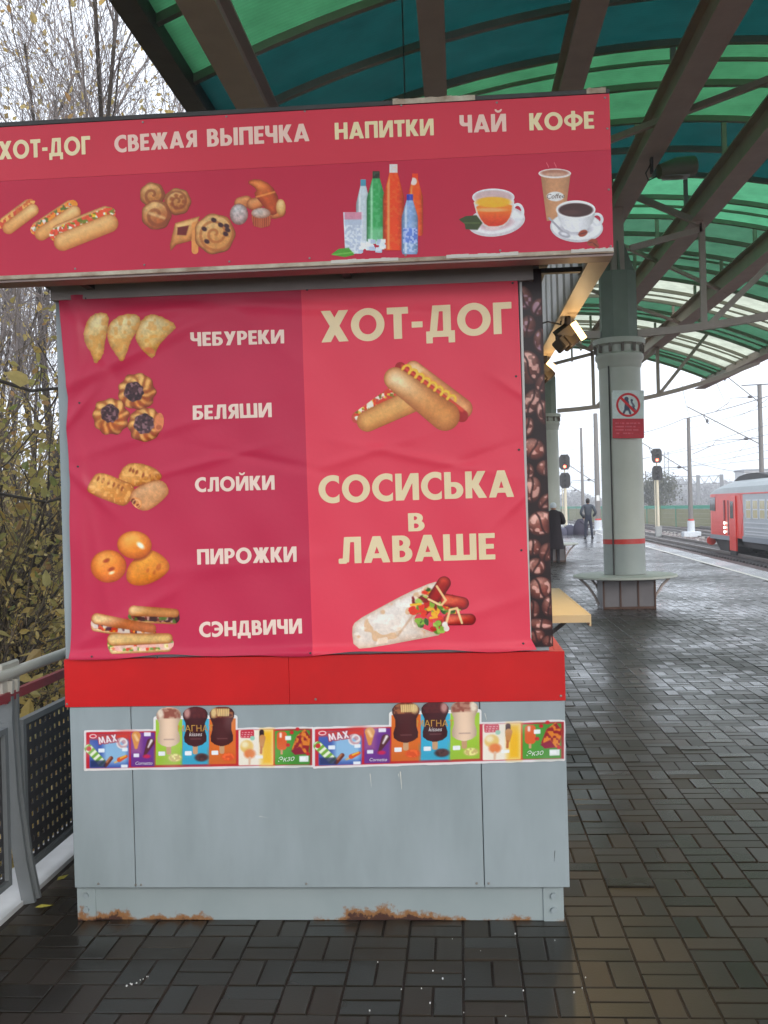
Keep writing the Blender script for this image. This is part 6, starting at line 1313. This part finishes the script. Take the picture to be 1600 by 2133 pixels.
for k in range(6):
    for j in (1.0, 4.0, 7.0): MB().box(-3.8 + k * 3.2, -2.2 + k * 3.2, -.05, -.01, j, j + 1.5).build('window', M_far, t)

# ------------------------------------------------------------------ people
def skinned(name, J, E, Rd, m, parent, sub=2, root=0):
    me = bpy.data.meshes.new(name); me.from_pydata(J, E, []); me.materials.append(m); o = bpy.data.objects.new(name, me); COL.objects.link(o); o.parent = parent
    sk = o.modifiers.new('skin', 'SKIN'); sk.use_smooth_shade = True; sk.use_x_symmetry = False
    for v, r in zip(me.skin_vertices[0].data if me.skin_vertices else [], Rd): v.radius = (r if isinstance(r, tuple) else (r, r))
    if me.skin_vertices: me.skin_vertices[0].data[root].use_root = True
    ss = o.modifiers.new('sub', 'SUBSURF'); ss.levels = sub; ss.render_levels = sub
    return o
def ensure_skin(me):
    pass
M_skin = mat('skin', (.42, .24, .17), (.36, .2, .14), rough=.5)
M_jean = mat('dark_navy_trousers', (.025, .032, .055), (.018, .022, .04), rough=.8)
M_jack = mat('slate_jacket', (.055, .065, .085), (.04, .048, .065), rough=.7)
M_coat = mat('dark_purple_coat', (.022, .014, .022), (.014, .01, .015), rough=.8)
M_hair = mat('dark_hair', (.02, .015, .013), rough=.6)
def head(parent, loc, m_hair, hat=None, s=1.0, face=1):
    o = MB().lathe([(.0, -.125), (.05, -.115), (.072, -.05), (.078, .02), (.07, .075), (.04, .11), (.0, .12)], n=16).build('head', M_skin, parent, True); o.location = loc; o.scale = (s, s * 1.15, s)
    MB().tube([(0, face * .075, -.01), (0, face * .1, -.035)], [.01, .016], 6).build('nose', M_skin, o, True)
    for e in (-1, 1): MB().tube([(e * .075, 0, -.02), (e * .088, -.01 * face, .015)], .014, 6).build('ear', M_skin, o, True)
    for e in (-1, 1): MB().tube([(e * .028, face * .07, .012), (e * .028, face * .078, .012)], .01, 8).build('eye', M_hair, o, True)
    MB().tube([(-.022, face * .074, -.062), (.022, face * .074, -.062)], .005, 5).build('mouth', mat('lips', (.3, .1, .09), rough=.5), o, True)
    h = MB().lathe([(.083, -.02), (.09, .03), (.082, .085), (.05, .125), (.0, .138)], n=16).build('hat' if hat else 'hair', hat or m_hair, o, True); h.location = (0, -.012 * face, .0)
    if not hat: MB().lathe([(.05, -.1), (.078, -.06), (.086, .0)], n=16, a0=(math.pi if face > 0 else 0), a1=(2 * math.pi if face > 0 else math.pi), closed=False).build('hair', m_hair, o, True)
    return o
# standing man seen from behind, hands in his jacket pockets
t = thing('person', 'man in slate jacket and navy trousers standing with hands in pockets, seen from behind', 'person', (5.57, 45.6, 0))
J = [(0, 0, .95), (0, .0, 1.12), (0, .01, 1.30), (0, 0, 1.43), (0, .02, 1.52), (-.085, 0, .84), (-.12, .01, .50), (-.14, -.03, .09), (-.15, .12, .035), (.085, 0, .84), (.125, .0, .50), (.15, -.03, .09), (.17, .12, .035), (-.2, 0, 1.40), (-.31, -.05, 1.14), (-.22, .07, .96), (.2, 0, 1.40), (.31, -.05, 1.14), (.22, .07, .96)]
E_ = [(0, 1), (1, 2), (2, 3), (3, 4), (0, 5), (5, 6), (6, 7), (7, 8), (0, 9), (9, 10), (10, 11), (11, 12), (3, 13), (13, 14), (14, 15), (3, 16), (16, 17), (17, 18)]
Rd = [(.125, .09), (.13, .095), (.16, .11), (.12, .09), .05, (.085, .085), .066, .048, .04, (.085, .085), .066, .048, .04, .07, .052, .045, .07, .052, .045]
skinned('body', J, E_, Rd, M_jean, t)
J2 = [(0, 0, .98), (0, 0, 1.10), (0, .0, 1.32), (0, .005, 1.46), (-.205, 0, 1.41), (-.325, -.05, 1.14), (-.225, .06, .97), (.205, 0, 1.41), (.325, -.05, 1.14), (.225, .06, .97)]
skinned('jacket', J2, [(0, 1), (1, 2), (2, 3), (3, 4), (4, 5), (5, 6), (3, 7), (7, 8), (8, 9)], [(.15, .11), (.16, .115), (.20, .13), (.12, .09), .08, .066, .06, .08, .066, .06], M_jack, t)
head(t, (0, .02, 1.63), M_hair)
for s in (-.16, .16): MB().box(s - .05, s + .05, -.07, .2, .0, .08, c=.02).build('shoe', M_blk, t)
# woman in a long dark coat and a pale hat, back turned, reading something she holds
t = thing('person', 'woman in a long dark coat and pale knitted hat standing beside the far column', 'person', (2.48, 27.7, 0))
J = [(0, 0, .9), (0, 0, 1.08), (0, .02, 1.25), (0, .01, 1.34), (0, .02, 1.41), (-.08, 0, .85), (-.09, 0, .48), (-.09, -.02, .08), (-.1, .1, .035), (.08, 0, .85), (.09, 0, .48), (.09, -.02, .08), (.1, .1, .035), (-.16, 0, 1.31), (-.25, .0, 1.08), (-.12, .2, 1.08), (.16, 0, 1.31), (.25, .0, 1.08), (.14, .2, 1.08)]
skinned('body', J, E_, [(.14, .11), (.13, .1), (.15, .11), (.1, .08), .045, (.09, .09), .06, .042, .035, (.09, .09), .06, .042, .035, .06, .045, .035, .06, .045, .035], M_coat, t)
b = MB().lathe([(.26, .38), (.235, .6), (.2, .85), (.185, 1.02), (.2, 1.2), (.185, 1.32), (.1, 1.4), (.06, 1.42)], n=20).build('coat', M_coat, t, True); b.scale = (1, .72, 1)
skinned('coat_sleeves', [(0, 0, 1.3), (-.19, 0, 1.3), (-.27, .0, 1.06), (-.14, .2, 1.08), (.19, 0, 1.3), (.27, .0, 1.06), (.16, .2, 1.08)], [(0, 1), (1, 2), (2, 3), (0, 4), (4, 5), (5, 6)], [.1, .085, .07, .055, .085, .07, .055], M_coat, t)
head(t, (0, .03, 1.49), M_hair, mat('pale_knit_hat', (.62, .66, .7), (.5, .54, .58), rough=.9, scale=40), .95)
for s in (-.09, .09): MB().box(s - .045, s + .045, -.06, .17, 0, .09, c=.02).build('shoe', M_blk, t)
# person sitting on the ground by the edge with bags
sx_, sy_ = 5.85, 52.0
t = thing('person', 'person in dark clothes crouching on the platform edge beside bags', 'person', (sx_, sy_, 0))
J = [(0, 0, .28), (.05, .02, .5), (.12, .03, .72), (.16, .04, .8), (.2, .05, .87), (-.05, .1, .26), (.42, .15, .5), (.3, .12, .08), (.42, .12, .04), (-.05, -.1, .26), (.4, -.15, .46), (.3, -.1, .07), (.42, -.1, .04), (.1, .2, .72), (.3, .25, .5), (.48, .1, .52), (.1, -.18, .72), (.3, -.2, .5), (.48, -.05, .52)]
t.scale = (1.1, 1.1, .9)
skinned('body', J, E_, [(.17, .17), (.16, .16), (.18, .16), (.1, .1), .05, .1, .075, .05, .04, .1, .075, .05, .04, .075, .055, .045, .075, .055, .045], mat('black_violet_clothes', (.03, .025, .045), rough=.8), t)
head(t, (.27, .05, .97), M_hair)
b = MB().lathe([(.36, .0), (.37, .2), (.3, .45), (.2, .7), (.1, .85)], n=16).build('coat', MATS['black_violet_clothes'], t, True); b.location = (.08, 0, 0)
for i, (dx, c) in enumerate(((-.42, (.05, .05, .085)), (-.74, (.085, .085, .13)), (.55, (.2, .21, .22)))):
    tb = thing('travel_bag', ('blue travel bag leaning against the crouching person', 'lilac travel bag at the end of the luggage heap', 'pale carrier bag in front of the crouching person')[i], 'bag', (sx_ + dx, sy_, 0))
    b = MB().lathe([(.0, 0), (.26, .0), (.3, .15), (.25, .4 - .1 * i), (.12, .48 - .12 * i), (0, .5 - .12 * i)], n=14).build('bag_body', mat('bag_%d' % i if False else ('blue', 'lilac', 'pale')[i] + '_bag_cloth', c, rough=.7), tb, True); b.scale = (1, .7, 1)
    MB().tube([(-.1, 0, .38 - .1 * i), (-.06, 0, .56 - .12 * i), (.06, 0, .56 - .12 * i), (.1, 0, .38 - .1 * i)], .015, 5).build('bag_handle', M_blk, tb, True)

# ------------------------------------------------------------------ prohibition sign on the near column, lamp on the beam, hanging wire
NY = 15.95 - .355
x0, z0 = xz(1277, 912, NY); x1, z1 = xz(1340, 815, NY)
t = thing('prohibition_sign', 'white and red prohibition sign fixed to the near column', 'sign', ((x0 + x1) / 2, NY, z0))
part(MB().box(x0, x1, NY + .002, NY + .012, z0, z1, c=.002), 'board', M_white, t)
part(MB().box(x0 + .08, x1 - .08, NY + .0125, NY + .06, z0 + .1, z1 - .1), 'mounting', M_dark, t)
def f(I, X, Y):
    I.put(rr(X, Y, 1276, 872, 1341.5, 913), (176, 58, 70), .7); I.put(np.minimum(rr(X, Y, 1276, 813, 1341.5, 871.5), 99), (206, 212, 210), .7)
    r = ell(X, Y, 1308.5, 843.5, 25, 25)
    for (a, b_, rx, ry) in ((1305, 831, 4.5, 4.5), (1316, 834, 2.6, 3), (1320, 850, 2, 3)): I.put(ell(X, Y, a, b_, rx, ry), (60, 64, 84), .8, False, .9)
    I.put(cap(X, Y, 1306, 837, 1306, 850, 4, 5.5), (60, 62, 84), .8, False, .85); I.put(cap(X, Y, 1304, 850, 1299, 861, 2.2), (70, 72, 92), .8, False, .9); I.put(cap(X, Y, 1309, 850, 1313, 861, 2.2), (70, 72, 92), .8, False, .9)
    I.put(cap(X, Y, 1316, 838, 1321, 846, 2.), (80, 82, 100), .8, False, .8); I.put(cap(X, Y, 1317, 846, 1325, 855, 1.4), (80, 82, 100), .8, False, .7)
    I.put(np.minimum(r, -ell(X, Y, 1308.5, 843.5, 20.5, 20.5)), (188, 40, 52), .7, False); I.put(np.minimum(cap(X, Y, 1292, 827, 1325, 860, 2.6), r), (188, 40, 52), .7, False)
    for k in range(4): m = rr(X, Y, 1282, 880 + k * 7, 1335 - (k * 11) % 17, 883 + k * 7); I.put(np.minimum(m, (vn(X, Y * 0 + k, 1.6, 5) - .38) * 4), (206, 120, 128), .8, False, .7)
pic('sign_face', t, plane_y(NY + .0012), .0006, (1274.5, 812, 1342.5, 914), f, .45)
lx, ly = 2.86, 13.65; t = thing('floodlight', 'unlit grey floodlight hanging from the long beam above the kiosk sign', 'floodlight', (lx, ly, 5.99))
MB().box(-.28, -.25, -.05, .05, -.16, .03).build('bracket', M_dark, t)
b = MB().lathe([(.0, -.16), (.09, -.15), (.14, 0), (.12, .15), (.0, .17)], n=14).build('housing', mat('olive_lamp_housing', (.16, .17, .13), rough=.5), t, True); b.location = (.05, 0, -.12); b.rotation_euler = (0, R(80), R(10)); b.scale = (1, 1.2, 1.6)
MB().box(-.12, .2, -.1, .1, -.235, -.225).build('glass', mat('unlit_glass', (.3, .33, .32), rough=.15), t)
MB().tube([(-.26, 0, -.02), (-.34, 0, -.16), (-.3, .05, -.24), (-.2, .02, -.2)], .01, 5).build('lamp_cable', M_blk, t, True)
px_, d_ = 845, 8.1; a = xz(836, -30, d_); b2 = xz(856, 210, d_)
MB().tube([(a[0], d_, skin(a[0]) - .05), (a[0] + .005, d_, 4.6), (b2[0], d_ - .2, 3.0), (b2[0] + .02, 4.2, 2.6)], .006, 5).build('hanging_cable', M_blk, smooth=True, label='thin black cable hanging from the canopy down to the kiosk roof', cat='cable')

# ------------------------------------------------------------------ damp haze
hb = MB().box(-410, 510, -70, 710, -2.9, 13.5).build('haze', [], kind='stuff')
hm = bpy.data.materials.new('damp_haze'); hm.use_nodes = True; n = hm.node_tree.nodes; n.remove(n['Principled BSDF'])
pv_ = n.new('ShaderNodeVolumePrincipled'); pv_.inputs['Color'].default_value = (.93, .95, 1, 1); pv_.inputs['Density'].default_value = .0013
hm.node_tree.links.new(pv_.outputs[0], n['Material Output'].inputs['Volume']); hb.data.materials.append(hm)
